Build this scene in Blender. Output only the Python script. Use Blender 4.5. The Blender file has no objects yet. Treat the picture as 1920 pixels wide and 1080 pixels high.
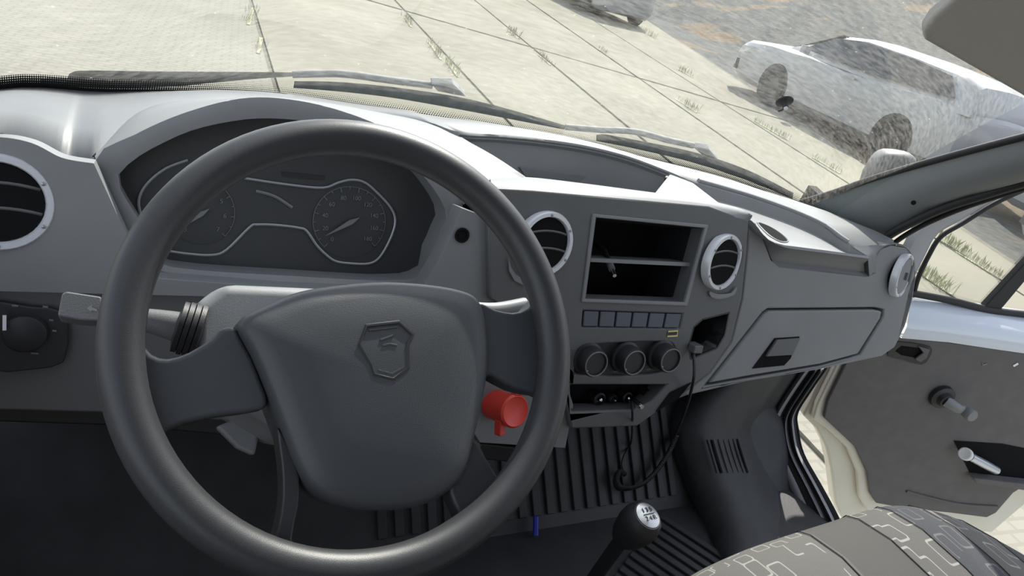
import bpy, bmesh, math, random
from mathutils import Vector as V, Matrix
from mathutils.bvhtree import BVHTree
random.seed(7)
scene = bpy.context.scene
COL = scene.collection

# ------------------------------------------------------------------ camera
# Metres, van coordinates: x to the passenger side, y towards the bonnet, z up,
# origin on the cab floor below the steering wheel.
CAM = V((-0.63, -0.495, 1.07))
FPX = 1324.39                                     # focal length for a 1920 px wide frame
AX = V((2500.0, 60.0, FPX)).normalized()          # van x axis seen in camera axes (right, down, forward)
AY = V((-680.0, -900.0, FPX)).normalized()
AZ = AX.cross(AY)
def cam2van(c): return V((AX.dot(c), AY.dot(c), AZ.dot(c)))
right, down, fwd = cam2van(V((1, 0, 0))), cam2van(V((0, 1, 0))), cam2van(V((0, 0, 1)))
cd = bpy.data.cameras.new('camera'); cam = bpy.data.objects.new('camera', cd); COL.objects.link(cam)
rot = Matrix((right, -down, -fwd)).transposed()
cam.matrix_world = Matrix.Translation(CAM) @ rot.to_4x4()
cd.sensor_fit = 'HORIZONTAL'; cd.sensor_width = 36.0; cd.lens = 36.0 * FPX / 1920.0
cd.clip_start = 0.02; cd.clip_end = 300
scene.camera = cam

# ------------------------------------------------------------------ sky, sun, exposure
world = bpy.data.worlds.new('sky'); scene.world = world; world.use_nodes = True
wn = world.node_tree.nodes; wl = world.node_tree.links
bg = wn['Background']
SUN_DIR = V((0.54, 0.72, 0.90)).normalized()      # towards the sun
sky = wn.new('ShaderNodeTexSky'); sky.sky_type = 'NISHITA'; sky.sun_disc = False
sky.sun_elevation = math.asin(SUN_DIR.z); sky.sun_rotation = math.atan2(SUN_DIR.x, SUN_DIR.y)
hs = wn.new('ShaderNodeHueSaturation'); hs.inputs['Saturation'].default_value = 0.40
wl.new(sky.outputs[0], hs.inputs['Color']); wl.new(hs.outputs[0], bg.inputs['Color']); bg.inputs['Strength'].default_value = 0.27
sd = bpy.data.lights.new('sun', 'SUN'); sd.energy = 5.4; sd.angle = math.radians(0.6); sd.color = (1.0, 0.955, 0.87)
sun = bpy.data.objects.new('sun', sd); COL.objects.link(sun); sun.location = SUN_DIR * 30
sun.rotation_euler = SUN_DIR.to_track_quat('Z', 'Y').to_euler()
vs = scene.view_settings; vs.view_transform = 'Standard'; vs.look = 'None'; vs.gamma = 1.0; vs.use_curve_mapping = False
vs.exposure = 0.4
scene.cycles.transparent_max_bounces = 16; scene.cycles.max_bounces = 8
GROUND = -0.65

# ------------------------------------------------------------------ geometry helpers
def ray(px, py): return cam2van(V((px - 960, py - 540, FPX)).normalized())
def onp(p, o, n):
    d = ray(p[0], p[1]); o = V(o); n = V(n)
    return CAM + d * ((o - CAM).dot(n) / d.dot(n))
def onx(p, x): return onp(p, (x, 0, 0), (1, 0, 0))
def ony(p, y): return onp(p, (0, y, 0), (0, 1, 0))
def onz(p, z): return onp(p, (0, 0, z), (0, 0, 1))
def link(name, me, mat=None, parent=None):
    o = bpy.data.objects.new(name, me); COL.objects.link(o)
    if mat is not None:
        me.materials.clear(); me.materials.append(mat)
    if parent is not None: o.parent = parent
    return o
def mesh(name, verts, faces, mat, parent=None, smooth=None, uv=None):
    me = bpy.data.meshes.new(name)
    me.from_pydata([tuple(v) for v in verts], [], faces)
    bm = bmesh.new(); bm.from_mesh(me); bmesh.ops.recalc_face_normals(bm, faces=bm.faces); bm.to_mesh(me); bm.free()
    if smooth is not None:
        me.polygons.foreach_set('use_smooth', [True] * len(me.polygons)); me.set_sharp_from_angle(angle=math.radians(smooth))
    if uv is not None:
        l = me.uv_layers.new(name='uv')
        for lp in me.loops: l.data[lp.index].uv = uv[lp.vertex_index]
    return link(name, me, mat, parent)
def bevel(o, w, seg=3):
    m = o.modifiers.new('bevel', 'BEVEL'); m.width = w; m.segments = seg; m.limit_method = 'ANGLE'
    m.angle_limit = math.radians(35); m.harden_normals = True
    o.data.polygons.foreach_set('use_smooth', [True] * len(o.data.polygons))
    return o
def plate(name, outer, vec, mat, parent=None, holes=(), bev=0.0):
    """flat polygon (with holes) given by its visible face, made solid along vec"""
    bm = bmesh.new(); vec = V(vec); loops = [list(outer)] + [list(h) for h in holes]
    top = []
    for lp in loops:
        vs_ = [bm.verts.new(p) for p in lp]
        for i in range(len(vs_)): top.append(bm.edges.new((vs_[i], vs_[(i + 1) % len(vs_)])))
    if holes: bmesh.ops.triangle_fill(bm, edges=top, use_beauty=True, use_dissolve=False)
    else: bm.faces.new([e.verts[0] for e in top]) if False else bmesh.ops.contextual_create(bm, geom=top)
    r = bmesh.ops.extrude_face_region(bm, geom=bm.faces[:])
    bmesh.ops.translate(bm, vec=vec, verts=[g for g in r['geom'] if isinstance(g, bmesh.types.BMVert)])
    bmesh.ops.recalc_face_normals(bm, faces=bm.faces)
    me = bpy.data.meshes.new(name); bm.to_mesh(me); bm.free()
    o = link(name, me, mat, parent)
    if bev: bevel(o, bev)
    return o
def box(name, lo, hi, mat, parent=None, bev=0.0):
    (a, b, c), (d, e, f) = lo, hi
    return plate(name, [V((a, b, c)), V((d, b, c)), V((d, e, c)), V((a, e, c))], (0, 0, f - c), mat, parent, bev=bev)
def obox(name, c, u, v, w, mat, parent=None, bev=0.0):
    c, u, v, w = V(c), V(u), V(v), V(w)
    return plate(name, [c - u - v - w, c + u - v - w, c + u + v - w, c - u + v - w], w * 2, mat, parent, bev=bev)
def spline(pts, n=8, closed=False):
    pts = [V(p) for p in pts]; N = len(pts); out = []
    for i in range(N if closed else N - 1):
        g = (lambda k: pts[k % N]) if closed else (lambda k: pts[max(0, min(N - 1, k))])
        p0, p1, p2, p3 = g(i - 1), g(i), g(i + 1), g(i + 2)
        for k in range(n):
            t = k / n
            out.append(0.5 * ((2 * p1) + (p2 - p0) * t + (2 * p0 - 5 * p1 + 4 * p2 - p3) * t * t + (3 * p1 - p0 - 3 * p2 + p3) * t ** 3))
    if not closed: out.append(pts[-1])
    return out
def px_spline(p, n=6, closed=False): return [(q.x, q.y) for q in spline([V((a, b, 0)) for a, b in p], n, closed)]
def tube(name, path, r, mat, parent=None, seg=10, closed=False, flat=1.0, up=None):
    path = [V(p) for p in path]; N = len(path); rr = r if isinstance(r, (list, tuple)) else [r] * N
    vs_, fs = [], []; nrm = None
    for i in range(N):
        t = (path[(i + 1) % N] - path[i - 1]) if closed else (path[min(N - 1, i + 1)] - path[max(0, i - 1)])
        t.normalize()
        if up is not None: nrm = V(up) - t * V(up).dot(t)
        elif nrm is None: nrm = t.orthogonal()
        else: nrm = nrm - t * nrm.dot(t)
        nrm = nrm.normalized(); b = t.cross(nrm)
        for k in range(seg):
            a = 2 * math.pi * k / seg
            vs_.append(path[i] + nrm * (math.cos(a) * rr[i] * flat) + b * (math.sin(a) * rr[i]))
    for i in range(N if closed else N - 1):
        for k in range(seg):
            j = (i + 1) % N
            fs.append((i * seg + k, i * seg + (k + 1) % seg, j * seg + (k + 1) % seg, j * seg + k))
    if not closed: fs += [tuple(range(seg)), tuple(range((N - 1) * seg, N * seg))]
    return mesh(name, vs_, fs, mat, parent, smooth=50)
def lathe(name, prof, c, axis, mat, parent=None, seg=24, squash=None):
    """prof: (radius, height along axis)"""
    c, axis = V(c), V(axis).normalized(); a = axis.orthogonal().normalized() if squash is None else V(squash).normalized(); b = axis.cross(a)
    vs_, fs = [], []
    for r, h in prof:
        for k in range(seg):
            t = 2 * math.pi * k / seg
            vs_.append(c + axis * h + (a * math.cos(t) + b * math.sin(t)) * max(r, 1e-5))
    for i in range(len(prof) - 1):
        for k in range(seg): fs.append((i * seg + k, i * seg + (k + 1) % seg, (i + 1) * seg + (k + 1) % seg, (i + 1) * seg + k))
    fs += [tuple(range(seg)), tuple(range((len(prof) - 1) * seg, len(prof) * seg))]
    return mesh(name, vs_, fs, mat, parent, smooth=40)
def loft(name, rows, mat, parent=None, smooth=40, thick=None, cap=False, uv=False):
    n = len(rows[0]); vs_ = [p for r in rows for p in r]; fs = []
    for i in range(len(rows) - 1):
        for k in range(n - 1): fs.append((i * n + k, i * n + k + 1, (i + 1) * n + k + 1, (i + 1) * n + k))
    if cap: fs += [tuple(range(n)), tuple(range((len(rows) - 1) * n, len(rows) * n))]
    uvs = [(k / (n - 1), i / max(1, len(rows) - 1)) for i in range(len(rows)) for k in range(n)] if uv else None
    o = mesh(name, vs_, fs, mat, parent, smooth=smooth, uv=uvs)
    if thick:
        m = o.modifiers.new('thick', 'SOLIDIFY'); m.thickness = thick; m.offset = 0
    return o
def pillow(name, outline, n, layers, mat, parent=None, smooth=60):
    """layers: (scale about the centroid, height along n)"""
    c = sum(outline, V((0, 0, 0))) / len(outline); n = V(n); N = len(outline)
    vs_, fs = [], []
    for s, h in layers: vs_ += [c + (p - c) * s + n * h for p in outline]
    for i in range(len(layers) - 1):
        for k in range(N): fs.append((i * N + k, i * N + (k + 1) % N, (i + 1) * N + (k + 1) % N, (i + 1) * N + k))
    vs_.append(c + n * layers[-1][1]); L = len(vs_) - 1; b = (len(layers) - 1) * N
    fs += [(b + k, b + (k + 1) % N, L) for k in range(N)]; fs.append(tuple(range(N)))
    return mesh(name, vs_, fs, mat, parent, smooth=smooth)
def words(name, s, c, u, v, size, mat, parent=None, depth=0.0004):
    cu = bpy.data.curves.new(name, 'FONT'); cu.body = s; cu.size = size; cu.align_x = 'CENTER'; cu.align_y = 'CENTER'; cu.extrude = depth
    t = bpy.data.objects.new(name, cu); COL.objects.link(t); bpy.context.view_layer.update()
    me = bpy.data.meshes.new_from_object(t.evaluated_get(bpy.context.evaluated_depsgraph_get()))
    bpy.data.objects.remove(t)
    u, v = V(u).normalized(), V(v).normalized(); w = u.cross(v).normalized(); v = w.cross(u)
    M = Matrix((u, v, w)).transposed().to_4x4(); M.translation = V(c); me.transform(M)
    return link(name, me, mat, parent)
def empty(name, loc, label=None, cat=None, group=None, kind=None):
    o = bpy.data.objects.new(name, None); COL.objects.link(o); o.empty_display_size = 0.05
    o.location = loc
    tag(o, label, cat, group, kind); return o
def tag(o, label=None, cat=None, group=None, kind=None):
    if label: o['label'] = label
    if cat: o['category'] = cat
    if group: o['group'] = group
    if kind: o['kind'] = kind
    return o
def adopt(root):
    """keep children where they were modelled (world coordinates) under an empty placed at its base"""
    bpy.context.view_layer.update()
    for ch in root.children: ch.matrix_parent_inverse = root.matrix_world.inverted()

# ------------------------------------------------------------------ materials
def nodes(m): return m.node_tree.nodes, m.node_tree.links
def M(name, col, rough=0.55, metal=0.0, grain=0.0, gscale=900.0, spec=0.5, var=0.0, vscale=6.0, coat=0.0):
    m = bpy.data.materials.new(name); m.use_nodes = True; n, l = nodes(m); b = n['Principled BSDF']
    b.inputs['Base Color'].default_value = (*col, 1); b.inputs['Roughness'].default_value = rough; b.inputs['Metallic'].default_value = metal
    b.inputs['Specular IOR Level'].default_value = spec; b.inputs['Coat Weight'].default_value = coat
    tc = n.new('ShaderNodeTexCoord')
    if grain:
        t = n.new('ShaderNodeTexNoise'); t.inputs['Scale'].default_value = gscale; t.inputs['Detail'].default_value = 2
        l.new(tc.outputs['Object'], t.inputs['Vector'])
        bu = n.new('ShaderNodeBump'); bu.inputs['Strength'].default_value = grain; bu.inputs['Distance'].default_value = 0.001
        l.new(t.outputs['Fac'], bu.inputs['Height']); l.new(bu.outputs['Normal'], b.inputs['Normal'])
    if var:
        t = n.new('ShaderNodeTexNoise'); t.inputs['Scale'].default_value = vscale; t.inputs['Detail'].default_value = 6
        l.new(tc.outputs['Object'], t.inputs['Vector'])
        r = n.new('ShaderNodeMapRange'); r.inputs['To Min'].default_value = 1 - var; r.inputs['To Max'].default_value = 1 + var
        r.inputs['From Min'].default_value = 0.3; r.inputs['From Max'].default_value = 0.7
        l.new(t.outputs['Fac'], r.inputs['Value'])
        mx = n.new('ShaderNodeMix'); mx.data_type = 'RGBA'; mx.blend_type = 'MULTIPLY'; mx.inputs['Factor'].default_value = 1
        mx.inputs['A'].default_value = (*col, 1); l.new(r.outputs['Result'], mx.inputs['B']); l.new(mx.outputs['Result'], b.inputs['Base Color'])
    return m
dash_m = M('grey dash plastic', (0.21, 0.215, 0.22), 0.5, grain=0.12, gscale=700, var=0.06, vscale=9)
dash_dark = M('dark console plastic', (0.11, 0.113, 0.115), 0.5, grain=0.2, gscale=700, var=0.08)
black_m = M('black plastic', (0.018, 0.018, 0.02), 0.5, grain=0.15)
face_m = M('cluster face', (0.038, 0.040, 0.042), 0.5)  # lifted from black, lens haze put into the colour
cavity_m = M('black cavity', (0.010, 0.010, 0.011), 0.9, spec=0.1)
rim_m = M('wheel rubber', (0.035, 0.036, 0.039), 0.42, grain=0.15, gscale=1500)
hub_m = M('hub plastic', (0.055, 0.058, 0.063), 0.45, grain=0.2, gscale=1200)
silver_m = M('silver ring', (0.66, 0.67, 0.70), 0.36, metal=0.2)
chrome_m = M('chrome', (0.8, 0.8, 0.82), 0.15, metal=1)
mark_m = M('grey print', (0.17, 0.175, 0.18), 0.5)
cont_m = M('cluster contour', (0.33, 0.34, 0.35), 0.4, metal=0.3)
white_m = M('white print', (0.85, 0.85, 0.85), 0.5)
button_m = M('button plastic', (0.055, 0.065, 0.082), 0.4)
red_m = M('red plastic', (0.62, 0.045, 0.03), 0.42)
yellow_m = M('yellow sticker', (0.75, 0.62, 0.22), 0.5)
blue_m = M('blue plastic', (0.015, 0.03, 0.42), 0.35)
mat_m = M('rubber mat', (0.034, 0.035, 0.038), 0.6, grain=0.3, gscale=250, var=0.25, vscale=14)
carpet_m = M('dark carpet', (0.026, 0.019, 0.018), 0.9, grain=0.6, gscale=600)
panel_m = M('door card', (0.12, 0.115, 0.115), 0.75, grain=0.5, gscale=500, var=0.08, vscale=25)
cream_m = M('cream paint', (0.68, 0.66, 0.58), 0.4, coat=0.3, var=0.05)
paint_m = M('sky tinted door paint', (0.66, 0.71, 0.78), 0.22, coat=0.6)  # white paint tinted blue, the sky's reflection put into the base colour
seal_m = M('door seal rubber', (0.014, 0.014, 0.015), 0.6)
greyseal_m = M('grey sill trim', (0.28, 0.285, 0.30), 0.45)
pillar_m = M('pillar trim', (0.165, 0.175, 0.18), 0.5, grain=0.2, gscale=600)
visor_m = M('visor vinyl', (0.40, 0.375, 0.345), 0.75, grain=0.4, gscale=300)
roof_m = M('headliner', (0.14, 0.135, 0.13), 0.9, grain=0.3, gscale=300)
wiper_m = M('dusty wiper', (0.33, 0.33, 0.32), 0.8, var=0.2, vscale=60)  # dust grey, lightened further to carry the glass veil in the colour
rubber_m = M('tyre rubber', (0.02, 0.02, 0.021), 0.8)
carwhite_m = M('white car paint', (0.33, 0.335, 0.34), 0.32, coat=0.35)
cargrey_m = M('pale grey car paint', (0.45, 0.50, 0.54), 0.25, coat=0.8)
carglass_m = M('dark car glass', (0.03, 0.035, 0.04), 0.06, coat=0.5)
lens_m = M('lamp lens', (0.55, 0.57, 0.6), 0.15, coat=0.6)
alloy_m = M('alloy', (0.35, 0.36, 0.37), 0.35, metal=0.6)
weed_m = M('weed leaf', (0.33, 0.34, 0.19), 0.7, var=0.25, vscale=20)
dryweed_m = M('dry weed', (0.33, 0.31, 0.20), 0.8, var=0.2, vscale=20)
mirrorback_m = M('mirror housing', (0.11, 0.11, 0.112), 0.5)

def windscreen_mat():
    m = bpy.data.materials.new('dusty windscreen'); m.use_nodes = True; n, l = nodes(m); n.clear()
    out = n.new('ShaderNodeOutputMaterial'); tr = n.new('ShaderNodeBsdfTransparent'); tr.inputs['Color'].default_value = (0.90, 0.93, 0.92, 1)
    du = n.new('ShaderNodeBsdfTranslucent'); du.inputs['Color'].default_value = (0.88, 0.85, 0.76, 1)
    tc = n.new('ShaderNodeTexCoord')
    mp = n.new('ShaderNodeMapping'); mp.inputs['Rotation'].default_value = (0.2, 0.3, 0.6); mp.inputs['Scale'].default_value = (36, 260, 90)
    l.new(tc.outputs['Object'], mp.inputs['Vector'])
    st = n.new('ShaderNodeTexNoise'); st.inputs['Scale'].default_value = 1.0; st.inputs['Detail'].default_value = 5; st.inputs['Roughness'].default_value = 0.65
    l.new(mp.outputs[0], st.inputs['Vector'])
    big = n.new('ShaderNodeTexNoise'); big.inputs['Scale'].default_value = 2.5; big.inputs['Detail'].default_value = 4
    l.new(tc.outputs['Object'], big.inputs['Vector'])
    vo = n.new('ShaderNodeTexVoronoi'); vo.inputs['Scale'].default_value = 85; l.new(tc.outputs['Object'], vo.inputs['Vector'])
    sp = n.new('ShaderNodeMapRange'); sp.inputs['From Min'].default_value = 0.06; sp.inputs['From Max'].default_value = 0.16
    sp.inputs['To Min'].default_value = 0.18; sp.inputs['To Max'].default_value = 0.0; l.new(vo.outputs['Distance'], sp.inputs['Value'])
    r1 = n.new('ShaderNodeMapRange'); r1.inputs['From Min'].default_value = 0.36; r1.inputs['From Max'].default_value = 0.66
    r1.inputs['To Min'].default_value = 0.010; r1.inputs['To Max'].default_value = 0.085; l.new(st.outputs['Fac'], r1.inputs['Value'])
    r2 = n.new('ShaderNodeMapRange'); r2.inputs['From Min'].default_value = 0.3; r2.inputs['From Max'].default_value = 0.7
    r2.inputs['To Min'].default_value = 0.85; r2.inputs['To Max'].default_value = 1.15; l.new(big.outputs['Fac'], r2.inputs['Value'])
    mu = n.new('ShaderNodeMath'); mu.operation = 'MULTIPLY'; l.new(r1.outputs[0], mu.inputs[0]); l.new(r2.outputs[0], mu.inputs[1])
    ad = n.new('ShaderNodeMath'); ad.operation = 'ADD'; ad.use_clamp = True; l.new(mu.outputs[0], ad.inputs[0])
    sg = n.new('ShaderNodeSeparateColor'); l.new(vo.outputs['Color'], sg.inputs[0])
    gt = n.new('ShaderNodeMath'); gt.operation = 'GREATER_THAN'; gt.inputs[1].default_value = 0.86; l.new(sg.outputs[0], gt.inputs[0])
    sk = n.new('ShaderNodeMath'); sk.operation = 'MULTIPLY'; l.new(sp.outputs[0], sk.inputs[0]); l.new(gt.outputs[0], sk.inputs[1]); l.new(sk.outputs[0], ad.inputs[1])
    mx = n.new('ShaderNodeMixShader'); l.new(ad.outputs[0], mx.inputs[0]); l.new(tr.outputs[0], mx.inputs[1]); l.new(du.outputs[0], mx.inputs[2])
    gl = n.new('ShaderNodeBsdfGlossy'); gl.inputs['Roughness'].default_value = 0.03; fr = n.new('ShaderNodeFresnel'); fr.inputs['IOR'].default_value = 1.35
    fm = n.new('ShaderNodeMath'); fm.operation = 'MULTIPLY'; fm.inputs[1].default_value = 0.12; l.new(fr.outputs[0], fm.inputs[0])
    m2 = n.new('ShaderNodeMixShader'); l.new(fm.outputs[0], m2.inputs[0]); l.new(mx.outputs[0], m2.inputs[1]); l.new(gl.outputs[0], m2.inputs[2])
    l.new(m2.outputs[0], out.inputs[0]); return m
def frit_mat(solid):
    m = bpy.data.materials.new('frit'); m.use_nodes = True; n, l = nodes(m); n.clear()
    out = n.new('ShaderNodeOutputMaterial'); tr = n.new('ShaderNodeBsdfTransparent'); d = n.new('ShaderNodeBsdfDiffuse'); d.inputs['Color'].default_value = (0.03, 0.03, 0.032, 1)
    tc = n.new('ShaderNodeTexCoord'); mp = n.new('ShaderNodeMapping'); mp.inputs['Scale'].default_value = solid; l.new(tc.outputs['UV'], mp.inputs['Vector'])
    vo = n.new('ShaderNodeTexVoronoi'); vo.voronoi_dimensions = '2D'; vo.inputs['Randomness'].default_value = 0; vo.inputs['Scale'].default_value = 1; l.new(mp.outputs[0], vo.inputs['Vector'])
    sx = n.new('ShaderNodeSeparateXYZ'); l.new(tc.outputs['UV'], sx.inputs[0])
    th = n.new('ShaderNodeMapRange'); th.inputs['From Min'].default_value = 0.0; th.inputs['From Max'].default_value = 1.0
    th.inputs['To Min'].default_value = 0.70; th.inputs['To Max'].default_value = 0.12; l.new(sx.outputs['Y'], th.inputs['Value'])
    lf = n.new('ShaderNodeMapRange'); lf.inputs['From Min'].default_value = 0.12; lf.inputs['From Max'].default_value = 0.30
    lf.inputs['To Min'].default_value = 0.30; lf.inputs['To Max'].default_value = 0.0; l.new(sx.outputs['X'], lf.inputs['Value'])
    sm = n.new('ShaderNodeMath'); sm.operation = 'ADD'; l.new(th.outputs[0], sm.inputs[0]); l.new(lf.outputs[0], sm.inputs[1])
    lt = n.new('ShaderNodeMath'); lt.operation = 'LESS_THAN'; l.new(vo.outputs['Distance'], lt.inputs[0]); l.new(sm.outputs[0], lt.inputs[1])
    mx = n.new('ShaderNodeMixShader'); l.new(lt.outputs[0], mx.inputs[0]); l.new(tr.outputs[0], mx.inputs[1]); l.new(d.outputs[0], mx.inputs[2]); l.new(mx.outputs[0], out.inputs[0])
    return m
def clearglass_mat():
    m = bpy.data.materials.new('clear glass'); m.use_nodes = True; n, l = nodes(m); n.clear()
    out = n.new('ShaderNodeOutputMaterial'); tr = n.new('ShaderNodeBsdfTransparent'); tr.inputs['Color'].default_value = (0.975, 0.985, 0.98, 1)
    gl = n.new('ShaderNodeBsdfGlossy'); gl.inputs['Roughness'].default_value = 0.02; fr = n.new('ShaderNodeFresnel'); fr.inputs['IOR'].default_value = 1.35
    m2 = n.new('ShaderNodeMixShader'); l.new(fr.outputs[0], m2.inputs[0]); l.new(tr.outputs[0], m2.inputs[1]); l.new(gl.outputs[0], m2.inputs[2]); l.new(m2.outputs[0], out.inputs[0]); return m
def concrete_mat(name, base, tiles):
    m = M(name, base, 0.95, spec=0.08); n, l = nodes(m); b = n['Principled BSDF']; tc = n.new('ShaderNodeTexCoord')
    t = n.new('ShaderNodeTexNoise'); t.inputs['Scale'].default_value = 0.55; t.inputs['Detail'].default_value = 8; t.inputs['Roughness'].default_value = 0.6; l.new(tc.outputs['Object'], t.inputs['Vector'])
    cr = n.new('ShaderNodeValToRGB'); cr.color_ramp.elements[0].position = 0.3; cr.color_ramp.elements[1].position = 0.7
    cr.color_ramp.elements[0].color = (*[c * 0.86 for c in base], 1); cr.color_ramp.elements[1].color = (*[min(1, c * 1.1) for c in base], 1); l.new(t.outputs['Fac'], cr.inputs['Fac'])
    mp = n.new('ShaderNodeMapping'); mp.inputs['Rotation'].default_value = (0, 0, 0.1); l.new(tc.outputs['Object'], mp.inputs['Vector'])
    br = n.new('ShaderNodeTexBrick'); br.offset = 0.5; br.inputs['Scale'].default_value = 1.0; br.inputs['Brick Width'].default_value = tiles[0]; br.inputs['Row Height'].default_value = tiles[1]
    br.inputs['Mortar Size'].default_value = tiles[2]; br.inputs['Color1'].default_value = (1, 1, 1, 1); br.inputs['Color2'].default_value = (0.985, 0.985, 0.985, 1); br.inputs['Mortar'].default_value = (tiles[3],) * 3 + (1,)
    l.new(mp.outputs[0], br.inputs['Vector'])
    mx = n.new('ShaderNodeMix'); mx.data_type = 'RGBA'; mx.blend_type = 'MULTIPLY'; mx.inputs['Factor'].default_value = 1
    l.new(cr.outputs[0], mx.inputs['A']); l.new(br.outputs['Color'], mx.inputs['B']); l.new(mx.outputs['Result'], b.inputs['Base Color'])
    return m
def asphalt_mat():
    m = M('asphalt', (0.16, 0.16, 0.15), 0.95, spec=0.08); n, l = nodes(m); b = n['Principled BSDF']; tc = n.new('ShaderNodeTexCoord')
    t = n.new('ShaderNodeTexNoise'); t.inputs['Scale'].default_value = 0.35; t.inputs['Detail'].default_value = 3; l.new(tc.outputs['Object'], t.inputs['Vector'])
    cr = n.new('ShaderNodeValToRGB'); cr.color_ramp.elements[0].position = 0.56; cr.color_ramp.elements[1].position = 0.60
    cr.color_ramp.elements[0].color = (0.105, 0.107, 0.102, 1); cr.color_ramp.elements[1].color = (0.17, 0.135, 0.095, 1); l.new(t.outputs['Fac'], cr.inputs['Fac'])
    f = n.new('ShaderNodeTexNoise'); f.inputs['Scale'].default_value = 9; f.inputs['Detail'].default_value = 8; l.new(tc.outputs['Object'], f.inputs['Vector'])
    r = n.new('ShaderNodeMapRange'); r.inputs['From Min'].default_value = 0.3; r.inputs['From Max'].default_value = 0.7; r.inputs['To Min'].default_value = 0.8; r.inputs['To Max'].default_value = 1.25; l.new(f.outputs['Fac'], r.inputs['Value'])
    mx = n.new('ShaderNodeMix'); mx.data_type = 'RGBA'; mx.blend_type = 'MULTIPLY'; mx.inputs['Factor'].default_value = 1
    l.new(cr.outputs[0], mx.inputs['A']); l.new(r.outputs[0], mx.inputs['B']); l.new(mx.outputs['Result'], b.inputs['Base Color']); return m
def seat_mat():
    m = M('seat fabric', (0.13, 0.12, 0.115), 0.9, grain=0.5, gscale=900); n, l = nodes(m); b = n['Principled BSDF']; tc = n.new('ShaderNodeTexCoord')
    sx = n.new('ShaderNodeSeparateXYZ'); l.new(tc.outputs['UV'], sx.inputs[0])
    cr = n.new('ShaderNodeValToRGB'); cr.color_ramp.interpolation = 'CONSTANT'; e = cr.color_ramp.elements
    bands = [(0.0, (0.11, 0.105, 0.097)), (0.28, (0.072, 0.068, 0.063)), (0.41, (0.095, 0.09, 0.084)), (0.51, (0.04, 0.042, 0.05)), (0.60, (0.11, 0.105, 0.097)), (0.71, (0.045, 0.045, 0.047))]
    e[0].position = 0; e[0].color = (*bands[0][1], 1); e[1].position = bands[1][0]; e[1].color = (*bands[1][1], 1)
    for p, c in bands[2:]:
        q = e.new(p); q.color = (*c, 1)
    l.new(sx.outputs['X'], cr.inputs['Fac'])
    cs = n.new('ShaderNodeCombineXYZ')
    sy = n.new('ShaderNodeMath'); sy.operation = 'MULTIPLY'; sy.inputs[1].default_value = 3.4; l.new(sx.outputs['Y'], sy.inputs[0])
    sxx = n.new('ShaderNodeMath'); sxx.operation = 'MULTIPLY'; sxx.inputs[1].default_value = 8.0; l.new(sx.outputs['X'], sxx.inputs[0])
    l.new(sy.outputs[0], cs.inputs['X']); l.new(sxx.outputs[0], cs.inputs['Y'])
    vo = n.new('ShaderNodeTexVoronoi'); vo.voronoi_dimensions = '2D'; vo.distance = 'MINKOWSKI'; vo.inputs['Exponent'].default_value = 7; vo.inputs['Randomness'].default_value = 0.75; vo.inputs['Scale'].default_value = 2.6
    l.new(cs.outputs[0], vo.inputs['Vector'])
    vb = n.new('ShaderNodeMath'); vb.operation = 'SUBTRACT'; vb.inputs[1].default_value = 0.30; l.new(vo.outputs['Distance'], vb.inputs[0])
    va = n.new('ShaderNodeMath'); va.operation = 'ABSOLUTE'; l.new(vb.outputs[0], va.inputs[0])
    br = n.new('ShaderNodeMath'); br.operation = 'LESS_THAN'; br.inputs[1].default_value = 0.026; l.new(va.outputs[0], br.inputs[0])
    nz = n.new('ShaderNodeTexNoise'); nz.inputs['Scale'].default_value = 1.3; nz.inputs['Detail'].default_value = 1; l.new(cs.outputs[0], nz.inputs['Vector'])
    th = n.new('ShaderNodeMath'); th.operation = 'GREATER_THAN'; th.inputs[1].default_value = 0.42; l.new(nz.outputs['Fac'], th.inputs[0])
    c2 = n.new('ShaderNodeValToRGB'); c2.color_ramp.interpolation = 'CONSTANT'; e = c2.color_ramp.elements
    e[0].position = 0; e[0].color = (1, 1, 1, 1); e[1].position = 0.28; e[1].color = (0, 0, 0, 1)
    for p, c in ((0.41, 1), (0.51, 0.3), (0.60, 1), (0.71, 0.12)):
        q = e.new(p); q.color = (c, c, c, 1)
    l.new(sx.outputs['X'], c2.inputs['Fac'])
    k1 = n.new('ShaderNodeMath'); k1.operation = 'MULTIPLY'; l.new(br.outputs[0], k1.inputs[0]); l.new(th.outputs[0], k1.inputs[1])
    k2 = n.new('ShaderNodeMath'); k2.operation = 'MULTIPLY'; l.new(k1.outputs[0], k2.inputs[0]); l.new(c2.outputs[0], k2.inputs[1])
    mx = n.new('ShaderNodeMix'); mx.data_type = 'RGBA'; l.new(k2.outputs[0], mx.inputs['Factor']); l.new(cr.outputs[0], mx.inputs['A']); mx.inputs['B'].default_value = (0.27, 0.265, 0.245, 1)
    l.new(mx.outputs['Result'], b.inputs['Base Color']); return m
glass_m = windscreen_mat(); clear_m = clearglass_mat(); asphalt_m = asphalt_mat(); seat_m = seat_mat()
slab_m = concrete_mat('pale concrete', (0.275, 0.26, 0.21), (0.24, 0.12, 0.004, 0.96))
paver_m = concrete_mat('ribbed paving', (0.29, 0.278, 0.235), (0.13, 0.065, 0.010, 0.86))
dirt_m = M('joint dirt', (0.16, 0.15, 0.12), 0.95, var=0.2)

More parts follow.
